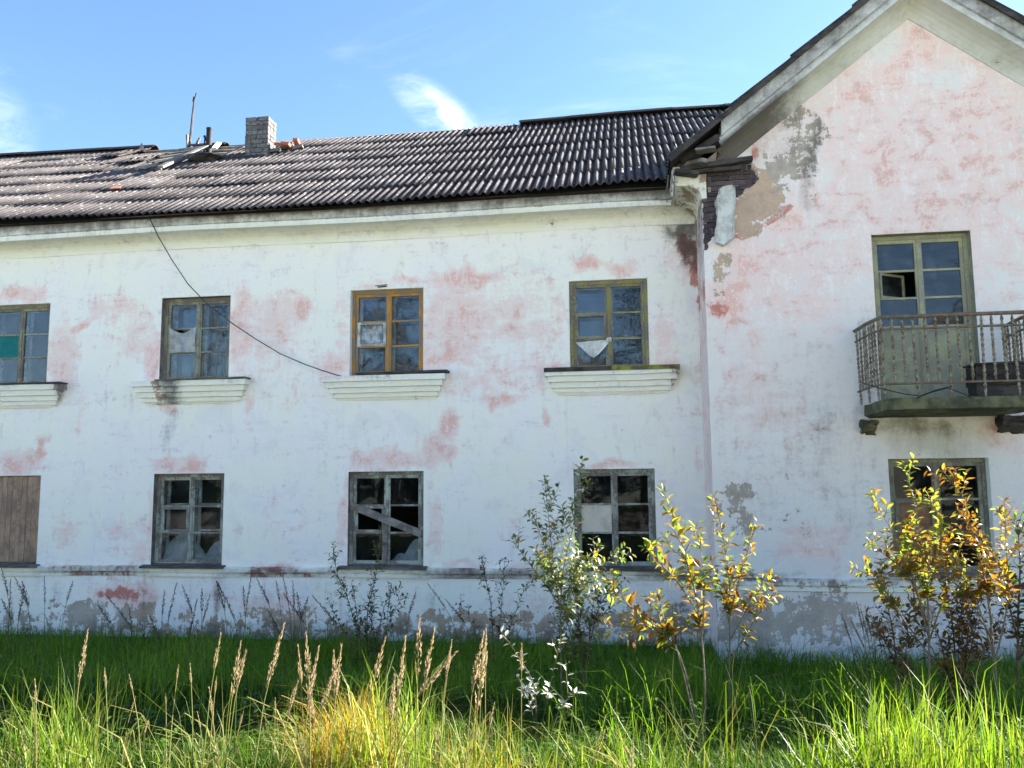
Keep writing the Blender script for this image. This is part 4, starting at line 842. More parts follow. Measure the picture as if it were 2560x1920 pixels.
a, b = roofpix(535, 372, .2), Vector(onY(548, 357, 4.6)); mb = MB(); mb.beam((0, 0, 0), b-a, .10, .03); put('snow_board', mb, M_PALEPANEL, roof, a)
p = roofpix(350, 383, .02); mb = MB(); mb.add([(-.12, 0, 0), (.16, 0, 0), (0, .05, .28), (.02, -.1, .02)], [(0, 1, 2), (0, 3, 2), (1, 3, 2), (0, 1, 3)]); put('torn_sheet_piece', mb, M_PIPE, roof, p)
p = roofpix(278, 470, .08); mb = MB(); mb.beam((0, 0, 0), (.16, .05, .02), .16, .02, up=RN); tag(put('tile_shard', mb, M_REDBRICK, None, p), 'small orange red shard lying on the grey roof sheets', 'shard')
# --- cable
pts = []
cpx = [(372, 541, -.5), (395, 590, -.36), (430, 650, -.25), (470, 710, -.2), (520, 762, -.17), (580, 808, -.16), (640, 848, -.15), (700, 884, -.13), (760, 910, -.12), (805, 926, -.1), (843, 938, -.06), (870, 944, -.02)]
for u, v, y in cpx: pts.append(tuple(onY(u, v, y)))
p0 = Vector(pts[0]); mb = MB(); mb.tube([Vector(p)-p0 for p in pts], .0085, 6)
tag(smooth(put('cable', mb, M_CABLE, None, p0)), 'thin black cable drooping from the eaves to the ochre window sill', 'cable')

# ------------------------------------------------------------------ vegetation
def leafmat(name, c1, c2, trans=.45, tcol=None):
    m, t, out = mat(name); ri = N(t, 'ShaderNodeObjectInfo').outputs['Random']; co = N(t, 'ShaderNodeTexCoord').outputs['Object']; pos = N(t, 'ShaderNodeNewGeometry').outputs['Position']
    col = mix(t, ri, c1, c2); col = mix(t, sst(t, nz(t, pos, 60, 4, .6), .5, .75, 0, .5), col, tuple(x*.55 for x in c1))
    d = N(t, 'ShaderNodeBsdfPrincipled'); L(t, col, d.inputs['Base Color']); d.inputs['Roughness'].default_value = .45; d.inputs['Specular IOR Level'].default_value = .35
    tr = N(t, 'ShaderNodeBsdfTranslucent'); tc = mix(t, .5, col, tcol or c2); L(t, tc, tr.inputs[0])
    x = N(t, 'ShaderNodeMixShader', i0=trans); L(t, d.outputs[0], x.inputs[1]); L(t, tr.outputs[0], x.inputs[2]); L(t, x.outputs[0], out.inputs[0]); return m
LM = {'green': leafmat('leaf_green', (0.056, 0.104, 0.020), (0.104, 0.160, 0.024), .45, (0.200, 0.320, 0.024)),
      'lime': leafmat('leaf_lime', (0.109, 0.163, 0.020), (0.190, 0.224, 0.027), .5, (0.340, 0.408, 0.034)),
      'yellow': leafmat('leaf_yellow', (0.277, 0.211, 0.013), (0.363, 0.251, 0.020), .5, (0.495, 0.363, 0.020)),
      'orange': leafmat('leaf_orange', (0.266, 0.140, 0.014), (0.210, 0.091, 0.014), .45, (0.420, 0.196, 0.021)),
      'brown': leafmat('leaf_brown', (.12, .07, .035), (.19, .115, .05), .3, (.22, .12, .05)),
      'dark': leafmat('leaf_dark', (.04, .06, .02), (.07, .085, .028), .3, (.10, .14, .03)),
      'pale': leafmat('leaf_pale', (0.245, 0.288, 0.144), (0.317, 0.338, 0.202), .4, (0.396, 0.432, 0.180)),
      'white': leafmat('leaf_white', (0.510, 0.544, 0.476), (0.578, 0.595, 0.527), .35, (0.510, 0.552, 0.425))}
M_BARK = simple('bark', (.09, .065, .04), (.16, .12, .08), 30, .9)
M_BARKP = simple('bark_pale', (.13, .105, .07), (.20, .165, .115), 30, .85)
def leaf_mesh(m, w=.42, curl=.18, fold=.12):
    # unit length along +Y, folded along the midrib, curled down
    mb = MB(); st = [(0, .02), (.22, .75), (.5, 1), (.78, .62), (1, .02)]; V = []
    for y, k in st:
        z = -curl*y*y
        for sx in (-1, 0, 1): V.append((sx*k*w/2, y, z+(fold*k*w if sx else 0)))
    F = []
    for i in range(4):
        for k in range(2): a = i*3+k; F.append((a, a+1, a+4, a+3))
    mb.add(V, F); me = mb.mesh('leaf'); me.materials.append(LM[m]); me.polygons.foreach_set('use_smooth', [True]*len(me.polygons)); return me
LEAF = {k: [leaf_mesh(k, .46, .16, .14), leaf_mesh(k, .38, .4, .22), leaf_mesh(k, .5, -.05, .3)] for k in LM}
def orient(dirv, upv):
    y = dirv.normalized(); x = y.cross(upv)
    if x.length < 1e-3: x = Vector((1, 0, 0))
    x.normalize(); z = x.cross(y); return Matrix(((x.x, y.x, z.x), (x.y, y.y, z.y), (x.z, y.z, z.z))).to_4x4()
def catmull(pts, n=5):
    P = [pts[0]]+list(pts)+[pts[-1]]; o = []
    for i in range(1, len(P)-2):
        for k in range(n):
            t = k/n; a, b, c, d = P[i-1], P[i], P[i+1], P[i+2]
            o.append(.5*((2*b)+(c-a)*t+(2*a-5*b+4*c-d)*t*t+(3*b-a-3*c+d)*t**3))
    o.append(P[-2]); return o
def sapling(name, label, base_px, stems, Y0, pal, leafsize=.08, seed=1, twig=.5, density=1., r0=.012, bark=None, tipcol=None, cat='sapling', group=None, start=.25, maxobj=290, twl=.3, base=None, lw=1.):
    """stems: list of lists of photo pixels from low to tip; Y0 depth of the plant; colours by height fraction"""
    rr = random.Random(seed); b = base or onG(*base_px)
    if Y0 is not None: q0 = onY(base_px[0], base_px[1], Y0); b = Vector((q0[0], Y0, gz(q0[0], Y0)))
    Y0 = b.y; root = empty(name, b); tag(root, label, cat, group)
    sm = MB(); leaves = []; allz = []
    for si, st in enumerate(stems):
        pts = [Vector(onY(u, v, Y0+(rr.uniform(-.18, .18) if i else 0)*(i/len(st)))) for i, (u, v) in enumerate(st)]
        if pts[0].z > b.z+.02 and si == 0 or (pts[0]-b).length < .5: pts[0] = b+Vector((rr.uniform(-.03, .03), rr.uniform(-.05, .05), -.03))
        c = catmull(pts, 6); n = len(c); f0 = 1 if si == 0 else .75
        sm.tube([p-b for p in c], [max(.0022, r0*f0*(1-.85*i/(n-1))) for i in range(n)], 6)
        allz.append(c[-1].z); ln = sum((c[i+1]-c[i]).length for i in range(n-1))
        # twigs
        tw = []; k = 0; nt_ = int(ln*7*twig)
        for q_ in range(nt_):
            f = rr.uniform(start, .92); i = min(n-2, int(f*(n-1))); t = (c[i+1]-c[i]).normalized(); ang = rr.uniform(0, 6.28)
            side = t.cross(Vector((math.cos(ang), math.sin(ang), .2))).normalized(); dv = (t*.75+side*.85+Vector((0, 0, .2))).normalized(); tl = rr.uniform(.4, 1.1)*twl*(1.15-f*.6)
            pt = [c[i], c[i]+dv*tl*.5, c[i]+(dv+Vector((0, 0, .25))).normalized()*tl]; sm.tube([p-b for p in pt], [.0034, .0026, .0014], 4); tw.append((pt, f))
        def addl(p, t, f, az):
            sd = t.cross(Vector((math.cos(az), math.sin(az), .1)))
            if sd.length < 1e-3: return
            dv = (sd.normalized()*rr.uniform(.7, 1)+t*rr.uniform(.2, .8)+Vector((0, 0, rr.uniform(-.25, .2)))).normalized()
            leaves.append((p+dv*.008, dv, f, leafsize*rr.uniform(.6, 1.15)*(.85+.3*(1-f))))
        az = 0; step = .034/density; d = 0
        for i in range(n-1):
            seg = (c[i+1]-c[i]); f = i/(n-1)
            d += seg.length
            while d > step and f > start:
                d -= step; az += 2.4; addl(c[i]+seg*rr.random(), seg.normalized(), f, az+rr.uniform(-.4, .4))
        for j in range(3): addl(c[-1], (c[-1]-c[-2]).normalized(), 1., rr.uniform(0, 6.28))
        for pt, f in tw:
            m_ = max(2, int((pt[2]-pt[0]).length/step))
            for j in range(m_):
                g = .2+.8*(j+rr.random())/m_; p = pt[0].lerp(pt[1], g*2) if g < .5 else pt[1].lerp(pt[2], g*2-1); az += 2.4
                addl(p, (pt[2]-pt[0]).normalized(), f, az)
    put('stem', sm, bark or M_BARK, root)
    zt = max(allz); leaves.sort(key=lambda l: -l[3])
    rest = {}
    for li, (p, dv, f, s) in enumerate(leaves):
        hf = (p.z-b.z)/(zt-b.z); k = None; x = rr.random(); tot = 0
        ws = [(c_, max(0, w0+(w1-w0)*hf)) for c_, w0, w1 in pal]; S = sum(w for _, w in ws)
        for c_, w in ws:
            tot += w/S
            if x <= tot: k = c_; break
        k = k or pal[-1][0]; up = Vector((rr.uniform(-.6, .6), rr.uniform(-.6, .6), 1)); m4 = Matrix.Translation(p-b) @ orient(dv, up) @ Matrix.Diagonal((s*lw, s, s, 1))
        if li < maxobj: put('leaf', LEAF[k][rr.randrange(3)], None, root, mat4=m4)
        else: rest.setdefault(k, []).append(m4)
    if rest:
        mb = MB(); ks = list(rest)
        for mi, k in enumerate(ks):
            src = [v.co for v in LEAF[k][0].vertices]; fs = [tuple(p.vertices) for p in LEAF[k][0].polygons]
            for m4 in rest[k]: mb.add([m4 @ v for v in src], fs, mi)
        me = mb.mesh('foliage')
        for k in ks: me.materials.append(LM[k])
        put('foliage', me, None, root, kind='stuff')
    return root
YEL = [('brown', .8, -.25), ('orange', .4, .12), ('yellow', .35, .5), ('lime', .05, .8), ('green', .05, .15)]
sapling('poplar_sapling', 'slender poplar sapling with pale silvery green leaves before the window with white panel', (1403, 1730),
        [[(1403, 1730), (1402, 1600), (1406, 1440), (1436, 1300), (1456, 1150)], [(1404, 1560), (1385, 1420), (1372, 1300), (1361, 1196)], [(1404, 1480), (1370, 1390), (1330, 1280)], [(1405, 1520), (1340, 1430), (1280, 1352)], [(1406, 1500), (1450, 1420), (1500, 1360)], [(1405, 1560), (1480, 1440), (1562, 1368)], [(1404, 1600), (1440, 1500), (1462, 1420)]],
        -5.3, [('white', .10, .22), ('pale', .35, .5), ('lime', .2, .3), ('green', .35, .15), ('yellow', .12, .1)], .066, 3, 1.7, 1.8, .008, M_BARKP, start=.2, lw=1.15)
sapling('leafy_shrub', 'twiggy grey brown shrub growing close behind the silvery poplar sapling', (1455, 1735),
        [[(1455, 1735), (1450, 1600), (1440, 1480), (1432, 1400)], [(1456, 1700), (1485, 1560), (1520, 1480), (1545, 1440)], [(1452, 1700), (1425, 1580), (1390, 1500)], [(1456, 1680), (1475, 1580), (1486, 1480)]],
        -5.0, [('brown', .4, .2), ('dark', .4, .3), ('green', .2, .4), ('pale', .05, .2)], .055, 5, 1.6, 1.2, .010, start=.3, cat='shrub')
sapling('yellow_sapling', 'many-stemmed sapling with yellow and lime leaves standing before the inner wall corner', (1763, 1850),
        [[(1763, 1850), (1762, 1700), (1745, 1520), (1715, 1400), (1688, 1300), (1656, 1228)], [(1762, 1760), (1700, 1640), (1620, 1560), (1560, 1500), (1530, 1458)], [(1755, 1600), (1760, 1480), (1755, 1400), (1742, 1330)], [(1748, 1540), (1690, 1450), (1640, 1400), (1615, 1370)], [(1762, 1720), (1680, 1590), (1600, 1580), (1500, 1570)]],
        -6.6, YEL, .08, 8, .95, 1.25, .0095, M_BARKP, start=.3)
sapling('yellow_sapling', 'straight sapling with orange tinted leaves against the wing corner and its grey flaked plaster', (1826, 1700),
        [[(1826, 1700), (1824, 1560), (1822, 1440), (1805, 1330), (1786, 1238)], [(1824, 1540), (1850, 1440), (1868, 1380), (1882, 1330)], [(1825, 1600), (1870, 1520), (1905, 1470), (1935, 1440)], [(1824, 1560), (1800, 1470), (1770, 1420)], [(1826, 1650), (1880, 1560), (1935, 1480)]],
        -5.4, [('brown', .5, .05), ('orange', .4, .25), ('yellow', .3, .6), ('lime', .1, .45)], .076, 12, 1.0, 1.25, .0085, M_BARKP, start=.25)
sapling('yellow_sapling', 'bushy yellow leaved sapling in front of the window below the balcony', (2324, 1722),
        [[(2324, 1722), (2322, 1560), (2310, 1420), (2290, 1280), (2258, 1160)], [(2323, 1600), (2280, 1440), (2230, 1330), (2180, 1235)], [(2322, 1560), (2270, 1440), (2215, 1390), (2175, 1355)], [(2320, 1480), (2350, 1380), (2348, 1300), (2335, 1230)], [(2324, 1640), (2240, 1520), (2190, 1440), (2165, 1410)], [(2324, 1600), (2365, 1480), (2400, 1400)]],
        -5.4, YEL, .076, 21, 1.3, 1.5, .010, M_BARKP, start=.3)
sapling('yellow_sapling', 'sapling dense with orange leaves on its upper stem, in front of the balcony bracket', (2486, 1740),
        [[(2486, 1740), (2480, 1580), (2460, 1440), (2430, 1330), (2405, 1240), (2358, 1178)], [(2484, 1640), (2440, 1500), (2380, 1400), (2330, 1340)], [(2482, 1560), (2465, 1460), (2450, 1370)], [(2486, 1660), (2520, 1500), (2515, 1360), (2510, 1250)], [(2484, 1600), (2420, 1500), (2350, 1420), (2300, 1390)]],
        -5.5, [('brown', .6, .05), ('orange', .5, .6), ('yellow', .3, .5), ('lime', .05, .3)], .072, 27, 1.4, 1.7, .010, M_BARKP, start=.3)
sapling('leafy_shrub', 'shrub with brown leaves darkened for shade at the far end of the wing wall past the yellow saplings', (2545, 1745),
        [[(2545, 1745), (2545, 1560), (2550, 1400), (2540, 1290)], [(2545, 1650), (2580, 1500), (2600, 1380), (2575, 1270)], [(2545, 1600), (2520, 1500), (2500, 1400)], [(2548, 1650), (2620, 1500), (2660, 1350)]],
        -5.0, [('brown', .6, .3), ('dark', .3, .4), ('green', .1, .3)], .075, 33, 1.3, 1.4, .013, start=.25, cat='shrub')  # dark leaf share stands in for the shade on this shrub
sapling('leafy_shrub', 'tangle of brown leaved twigs low between the two sapling clumps by the wing plinth', (2240, 1690),
        [[(2240, 1690), (2235, 1600), (2215, 1500), (2200, 1440)], [(2242, 1680), (2270, 1560), (2290, 1480)], [(2238, 1660), (2200, 1580), (2165, 1530)], [(2400, 1700), (2405, 1580), (2390, 1480)], [(2410, 1700), (2440, 1560), (2445, 1480)]],
        -5.0, [('brown', .6, .5), ('orange', .3, .4), ('dark', .2, .2)], .065, 35, 1.6, 1.3, .009, start=.2, cat='shrub')
sapling('leafy_shrub', 'dense brown twiggy shrub filling the gap under the plywood window', (2390, 1715),
        [[(2390, 1715), (2385, 1600), (2370, 1500), (2350, 1430)], [(2392, 1700), (2420, 1580), (2450, 1480), (2470, 1420)], [(2390, 1690), (2350, 1600), (2310, 1540), (2290, 1500)], [(2391, 1700), (2400, 1580), (2410, 1450)], [(2392, 1700), (2460, 1620), (2510, 1540)], [(2389, 1700), (2330, 1620), (2260, 1590)]],
        -4.9, [('brown', .6, .4), ('orange', .25, .35), ('yellow', .05, .15), ('dark', .3, .1)], .07, 52, 1.5, 1.4, .009, start=.15, cat='shrub')
sapling('leafy_shrub', 'dark thin shrub with small leaves before the window with the nailed plank', (920, 1606),
        [[(920, 1606), (918, 1540), (935, 1460), (948, 1390), (950, 1322)], [(918, 1600), (870, 1500), (842, 1430), (833, 1358)], [(920, 1590), (960, 1520), (985, 1468)], [(921, 1600), (980, 1540), (1010, 1490)], [(918, 1596), (890, 1520), (884, 1470)], [(918, 1600), (850, 1560), (820, 1500)], [(922, 1602), (930, 1530), (925, 1450)]],
        -2.3, [('dark', .6, .4), ('brown', .35, .1), ('green', .15, .5)], .06, 41, 1.3, 1.2, .008, start=.15, cat='shrub')
sapling('leafy_shrub', 'small dark sapling against the plinth left of the silvery poplar', (1235, 1612),
        [[(1235, 1612), (1228, 1520), (1214, 1450), (1203, 1392)], [(1237, 1605), (1255, 1500), (1262, 1400)], [(1238, 1606), (1300, 1500), (1330, 1440)], [(1236, 1606), (1180, 1560), (1145, 1510)]],
        -2.4, [('dark', .5, .5), ('brown', .4, .1), ('green', .15, .4)], .06, 43, 1.0, 1.0, .007, start=.2, cat='shrub')
sapling('white_poplar_shoot', 'low shoot with chalk white leaves rising from the grass below the silvery poplar', (1345, 1800),
        [[(1345, 1800), (1335, 1720), (1300, 1650), (1262, 1590)], [(1342, 1770), (1380, 1690), (1402, 1600)], [(1344, 1790), (1320, 1740), (1305, 1730)], [(1343, 1780), (1420, 1740), (1440, 1732)]],
        -6.3, [('white', .8, .9), ('pale', .2, .2)], .055, 47, .6, .8, .006, start=.25, lw=1.2, cat='shoot')

# ---- reed grass with plumes
def plume_mesh(seed, ln, wid, m):
    rr = random.Random(seed); mb = MB(); nsp = 110
    for i in range(nsp):
        f = rr.random(); y = f*ln; r_ = wid*(math.sin(min(1, f*1.15+.06)*math.pi)**.7)*rr.uniform(.15, 1); a = rr.uniform(0, 6.28)
        p = Vector((r_*math.cos(a)*.8, r_*math.sin(a)*.8, y)); d = Vector((math.cos(a)*.28, math.sin(a)*.28, 1)).normalized(); s = rr.uniform(.012, .022)
        sd = d.cross(Vector((-math.sin(a), math.cos(a), .3))).normalized()*.0028
        mb.add([p-sd, p+sd, p+d*s], [(0, 1, 2)])
    mb.tube([(0, 0, -.02), (0, 0, ln*.9)], [.0022, .0008], 4)
    me = mb.mesh('seed_head'); me.materials.append(m); return me
def grassmat(name, c1, c2, tr, tc):
    m, t, out = mat(name); ri = N(t, 'ShaderNodeObjectInfo').outputs['Random']; col = mix(t, ri, c1, c2); pos = N(t, 'ShaderNodeNewGeometry').outputs['Position']
    col = mix(t, sst(t, nz(t, pos, 40, 3, .6), .4, .7, 0, .4), col, tuple(x*.6 for x in c1))
    d = N(t, 'ShaderNodeBsdfDiffuse'); L(t, col, d.inputs[0]); b = N(t, 'ShaderNodeBsdfTranslucent'); b.inputs[0].default_value = (*tc, 1)
    x = N(t, 'ShaderNodeMixShader', i0=tr); L(t, d.outputs[0], x.inputs[1]); L(t, b.outputs[0], x.inputs[2]); L(t, x.outputs[0], out.inputs[0]); return m
M_PLUME = grassmat('plume_straw', (.28, .21, .12), (.35, .27, .165), .4, (.42, .31, .18))
M_PLUMED = grassmat('plume_shaded', (.075, .055, .045), (.12, .09, .07), .2, (.15, .11, .08))  # straw plume darkened for the reeds standing in shade
M_STALK = grassmat('stalk_straw', (.22, .19, .08), (.14, .17, .05), .35, (.28, .27, .08))
M_STALKD = grassmat('stalk_green', (.08, .11, .03), (.12, .12, .05), .3, (.15, .2, .05))  # darker stalk copy for the shaded reeds by the wall
PLM = [plume_mesh(i, l, w, M_PLUME) for i, (l, w) in enumerate(((.24, .017), (.20, .015), (.28, .021), (.17, .013)))]
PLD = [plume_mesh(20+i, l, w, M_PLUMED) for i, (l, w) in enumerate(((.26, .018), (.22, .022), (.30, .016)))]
TUFTS = [(*onY(u, 1860, y)[:2], n) for u, y, n in ((150, -8.3, 'bright lime tuft'), (1000, -8.2, 'pale green tuft'), (880, -8.0, 'golden dry clump'), (1230, -8.4, 'straw coloured clump'), (2130, -7.9, 'broad green tuft'), (1560, -7.6, 'sparse arching tuft'), (520, -8.4, 'thin mixed tuft'))]
nm_short = lambda n: n
def stalk(tip_px, Y, lean, pl, sm_, label, group, k, hd):
    tip = Vector(onY(tip_px[0], tip_px[1], Y)); bx = tip.x+lean; g = gz(bx, Y); base = Vector((bx, Y+rnd.uniform(-.05, .05), g-.02)); d = tip-base
    pts = [d*0, Vector((d.x*.12, d.y*.2, d.z*.35)), Vector((d.x*.42, d.y*.5, d.z*.68)), Vector((d.x*.76, d.y*.8, d.z*.88)), d]
    mb = MB(); mb.tube(pts[:4]+[pts[3].lerp(d, .2)], [.0036, .0032, .0026, .002, .0016], 5)
    for q_ in range(rnd.randrange(2, 4)):      # leaf blades
        f = rnd.uniform(.12, .5); p = pts[0].lerp(pts[2], f); a = rnd.uniform(0, 6.28); l = rnd.uniform(.25, .5); o_ = Vector((math.cos(a), math.sin(a)*.6, 0)); sd = Vector((-math.sin(a), math.cos(a), 0))*.0045
        c = [p, p+o_*l*.35+Vector((0, 0, l*.6)), p+o_*l*.75+Vector((0, 0, l*.72)), p+o_*l*1.05+Vector((0, 0, l*.5))]; wv = [1, 1, .7, .05]
        mb.add([x+sd*w*s for x, w in zip(c, wv) for s in (-1, 1)], [(0, 1, 3, 2), (2, 3, 5, 4), (4, 5, 7, 6)])
    if 'dark reed' in label:
        wx = [(-9, -.6, 'before the boarded window'), (-.6, 1.3, 'before the plinth pier with red stains'), (1.3, 2.7, 'below the window with plastic sheet inside'), (2.7, 4.5, 'before the plinth between plastic sheet and nailed plank windows'), (4.5, 6, 'below the window with the nailed plank'), (6, 20, 'before the plinth right of the nailed plank window')]
        hit = CAM+(np.array(tip)-CAM)*((0-CAM[1])/(tip.y-CAM[1])); ph = [c for a_, b_, c in wx if a_ <= hit[0] < b_][0]
        label = 'dark shaded reed stalk with plume '+ph; group = label
    elif 'pale plume' in label or 'thin straw' in label:
        near = min((((tx-base.x)**2+(ty-base.y)**2, nm) for tx, ty, nm in TUFTS))[1]; label = ('tall straw reed stalk with pale plume beside the ' if 'pale plume' in label else 'thin straw grass stalk with narrow head beside the ')+nm_short(near); group = label
    root = tag(put('grass_stalk', mb, sm_, None, base), label, 'grass stalk', group)
    t = (d-pts[3]).normalized(); me = pl[k % len(pl)]; ln = hd
    m4 = Matrix.Translation(d-t*ln*.98) @ orient(t, Vector((0, -1, .01))) @ Matrix.Rotation(math.pi/2, 4, 'X').inverted()
    m4 = Matrix.Translation(d-t*ln) @ Vector((0, 0, 1)).rotation_difference(t).to_matrix().to_4x4() @ Matrix.Scale(ln/.24, 4)
    o = put('seed_head', me, None, root, mat4=m4); return root
c7 = lambda x, y: (x*.5787, 1300+y*.5787); c8 = lambda x, y: (1100+x*.66, 1100+y*.66)
FG = [(380, 475), (960, 460), (1035, 560), (1080, 498), (1228, 450), (1285, 512), (1325, 530), (1440, 505), (1378, 548), (1480, 500), (1655, 545), (1712, 588), (1752, 505), (1885, 430), (1812, 452), (1955, 508), (1972, 570), (2100, 442), (2092, 560), (1305, 640), (1460, 605), (1330, 640)]
for i, p in enumerate(FG): stalk(c7(*p), rnd.uniform(-8.9, -7.9), rnd.uniform(-.14, .06) if i != 16 else -.42, PLM, M_STALK, 'tall straw coloured reed grass stalk with a pale plume in the sunlit foreground', 'plumed grass stalks in the foreground', i, rnd.uniform(.20, .30))
FG2 = [(775, 600), (820, 605), (940, 645), (555, 655), (450, 605), (150, 668), (715, 730), (900, 700), (1190, 738), (590, 750), (1060, 800), (850, 815), (85, 935), (165, 915), (735, 950), (2140, 770)]
for i, p in enumerate(FG2): stalk(c7(*p), rnd.uniform(-8.8, -7.6), rnd.uniform(-.1, .1), PLM[3:]+PLM[1:2], M_STALK, 'short thin straw grass stalk with a narrow seed head in the foreground', 'thin grass stalks in the foreground', i, rnd.uniform(.10, .18))
for i, p in enumerate([(45, 757), (175, 692), (168, 800), (310, 730), (625, 1098), (660, 1092), (730, 1168), (985, 1125)]): stalk(c8(*p), rnd.uniform(-8.8, -7.4), rnd.uniform(-.1, .15), PLM, M_STALK, 'tall straw coloured reed grass stalk with a pale plume in the sunlit foreground', 'plumed grass stalks in the foreground', i, rnd.uniform(.14, .24))
BGS = [(68, 255), (92, 252), (45, 280), (103, 298), (318, 255), (192, 265), (790, 290), (872, 285), (756, 302), (710, 312), (1050, 275), (1084, 252), (1112, 258), (1190, 252), (1226, 260), (1265, 270), (1335, 320), (1242, 342), (1690, 280), (1800, 300), (1862, 294), (1930, 350), (418, 360), (482, 352), (560, 388), (642, 402), (845, 372), (905, 330), (930, 250), (955, 300), (8, 215), (0, 330), (1370, 350), (1160, 395), (1280, 300)]
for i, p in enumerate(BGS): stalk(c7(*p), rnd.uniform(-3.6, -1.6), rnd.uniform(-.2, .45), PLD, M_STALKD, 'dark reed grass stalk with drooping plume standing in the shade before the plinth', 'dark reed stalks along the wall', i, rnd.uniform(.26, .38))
M_PLR = grassmat('plume_rust', (.22, .11, .07), (.28, .15, .10), .3, (.35, .2, .1)); PLR = [plume_mesh(60+i, .26, .014, M_PLR) for i in range(2)]
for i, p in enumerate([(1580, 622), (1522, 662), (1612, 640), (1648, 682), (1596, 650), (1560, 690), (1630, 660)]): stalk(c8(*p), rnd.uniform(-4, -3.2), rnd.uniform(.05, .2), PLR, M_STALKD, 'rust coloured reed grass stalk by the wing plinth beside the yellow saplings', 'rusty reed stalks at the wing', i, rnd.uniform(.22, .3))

# ---- meadow grass (one mass)
def blades(n, xr, yr, hf, wf, palette, seed, name, keep=None, lean=.45):
    r = np.random.RandomState(seed); x = r.uniform(*xr, n); y = r.uniform(*yr, n)
    if keep is not None: k = keep(x, y, r); x, y = x[k], y[k]
    n = len(x); g = np.array([gz(a, b) for a, b in zip(x, y)])
    patch = np.array([mnoise.noise(Vector((a*.9, b*.9, seed))) for a, b in zip(x, y)])
    h = hf(x, y, r)*(1+.5*patch); w = wf(x, y, r); az = r.uniform(0, 6.283, n); bend = r.uniform(.1, 1, n)**1.4*lean*h; tw = az+r.uniform(-.8, .8, n)
    dx, dy = np.cos(az), np.sin(az); sx, sy = -np.sin(tw), np.cos(tw)
    V = np.zeros((n, 7, 3), np.float32)
    for lv, (f, bf, k) in enumerate(((0, 0, 1), (.45, .18, .9), (.8, .6, .6))):
        for s_, sg in enumerate((-1, 1)):
            V[:, lv*2+s_, 0] = x+dx*bend*bf+sx*w*k*sg; V[:, lv*2+s_, 1] = y+dy*bend*bf+sy*w*k*sg; V[:, lv*2+s_, 2] = g-.02+h*f
    V[:, 6, 0] = x+dx*bend*1.15; V[:, 6, 1] = y+dy*bend*1.15; V[:, 6, 2] = g+h*(.98-.25*bend/np.maximum(h, .01))
    base = (np.arange(n)*7)[:, None]; tri = np.array([0, 1, 3, 0, 3, 2, 2, 3, 5, 2, 5, 4, 4, 5, 6])[None, :]
    idx = (base+tri).astype(np.int32).ravel(); nt_ = n*5
    me = bpy.data.meshes.new(name); me.vertices.add(n*7); me.vertices.foreach_set('co', V.ravel()); me.loops.add(len(idx)); me.loops.foreach_set('vertex_index', idx); me.polygons.add(nt_)
    me.polygons.foreach_set('loop_start', np.arange(nt_, dtype=np.int32)*3); me.polygons.foreach_set('loop_total', np.full(nt_, 3, np.int32)); me.update()
    pal = np.array(palette); t_ = np.clip(r.rand(n)*.75+.25*patch+.1, 0, .999)*len(pal); c0 = pal[np.minimum(t_.astype(int), len(pal)-1)]; c0 = c0*(r.uniform(.75, 1.25, n)[:, None])
    C = np.ones((n, 7, 4), np.float32); C[:, :, :3] = c0[:, None, :]
    at = me.attributes.new('gc', 'FLOAT_COLOR', 'POINT'); at.data.foreach_set('color', C.ravel()); return me
m, t, out = mat('grass_blades'); at = N(t, 'ShaderNodeAttribute', attribute_name='gc').outputs[0]
d = N(t, 'ShaderNodeBsdfPrincipled'); L(t, at, d.inputs[0]); d.inputs['Roughness'].default_value = .5; d.inputs['Specular IOR Level'].default_value = .3
tr = N(t, 'ShaderNodeBsdfTranslucent'); L(t, mix(t, 1., at, (1.45, 1.5, .5), 'MULTIPLY'), tr.inputs[0]); x = N(t, 'ShaderNodeMixShader', i0=.45); L(t, d.outputs[0], x.inputs[1]); L(t, tr.outputs[0], x.inputs[2]); L(t, x.outputs[0], out.inputs[0]); M_GR = m
GP = [(.045, .12, .008), (.07, .16, .009), (.10, .205, .011), (.14, .235, .014), (.19, .24, .03)]  # greens brightened for blades growing in the house's shade
GPL = [(.035, .075, .006), (.05, .095, .007), (.07, .115, .010), (.10, .125, .022), (.16, .14, .05)]
def vis(x, y, r): # keep what lies in the camera's wedge
    px = (x-CAM[0]); dy = y-CAM[1]; a = px/dy; return (a > -1.3) & (a < .95)
def clump(sc, off, seed): return lambda x, y, r: vis(x, y, r) & (r.rand(len(x)) < np.array([off+1.6*max(0, mnoise.noise(Vector((a*sc, b*sc, seed)))+.1) for a, b in zip(x, y)]))
hz_ = lambda a, b: (lambda x, y, r: r.uniform(a, b, len(x))**1.0)
put('meadow_grass', blades(95000, (-10, 21), (-4.6, -.04), lambda x, y, r: np.where(y > -1.0, r.uniform(.05, .18, len(x)), r.uniform(.05, .30, len(x))), hz_(.003, .0065), GP, 1, 'meadow_grass', lambda x, y, r: vis(x, y, r) & ~((x > XC) & (y > WY)), 1.1), M_GR, kind='stuff')
put('meadow_grass', blades(160000, (-6, 19), (-7.6, -4.4), hz_(.04, .20), hz_(.002, .0045), [(.018, .052, .003), (.026, .068, .004), (.036, .082, .005), (.05, .095, .007)], 2, 'meadow_grass', vis, 1.2), M_GR, kind='stuff')  # darker greens hold down the grass that the sun reaches
put('meadow_grass', blades(36000, (-7, 20), (-6.4, -.9), hz_(.22, .60), hz_(.0025, .005), GP, 5, 'meadow_grass', clump(.8, .02, 12), 1.0), M_GR, kind='stuff')
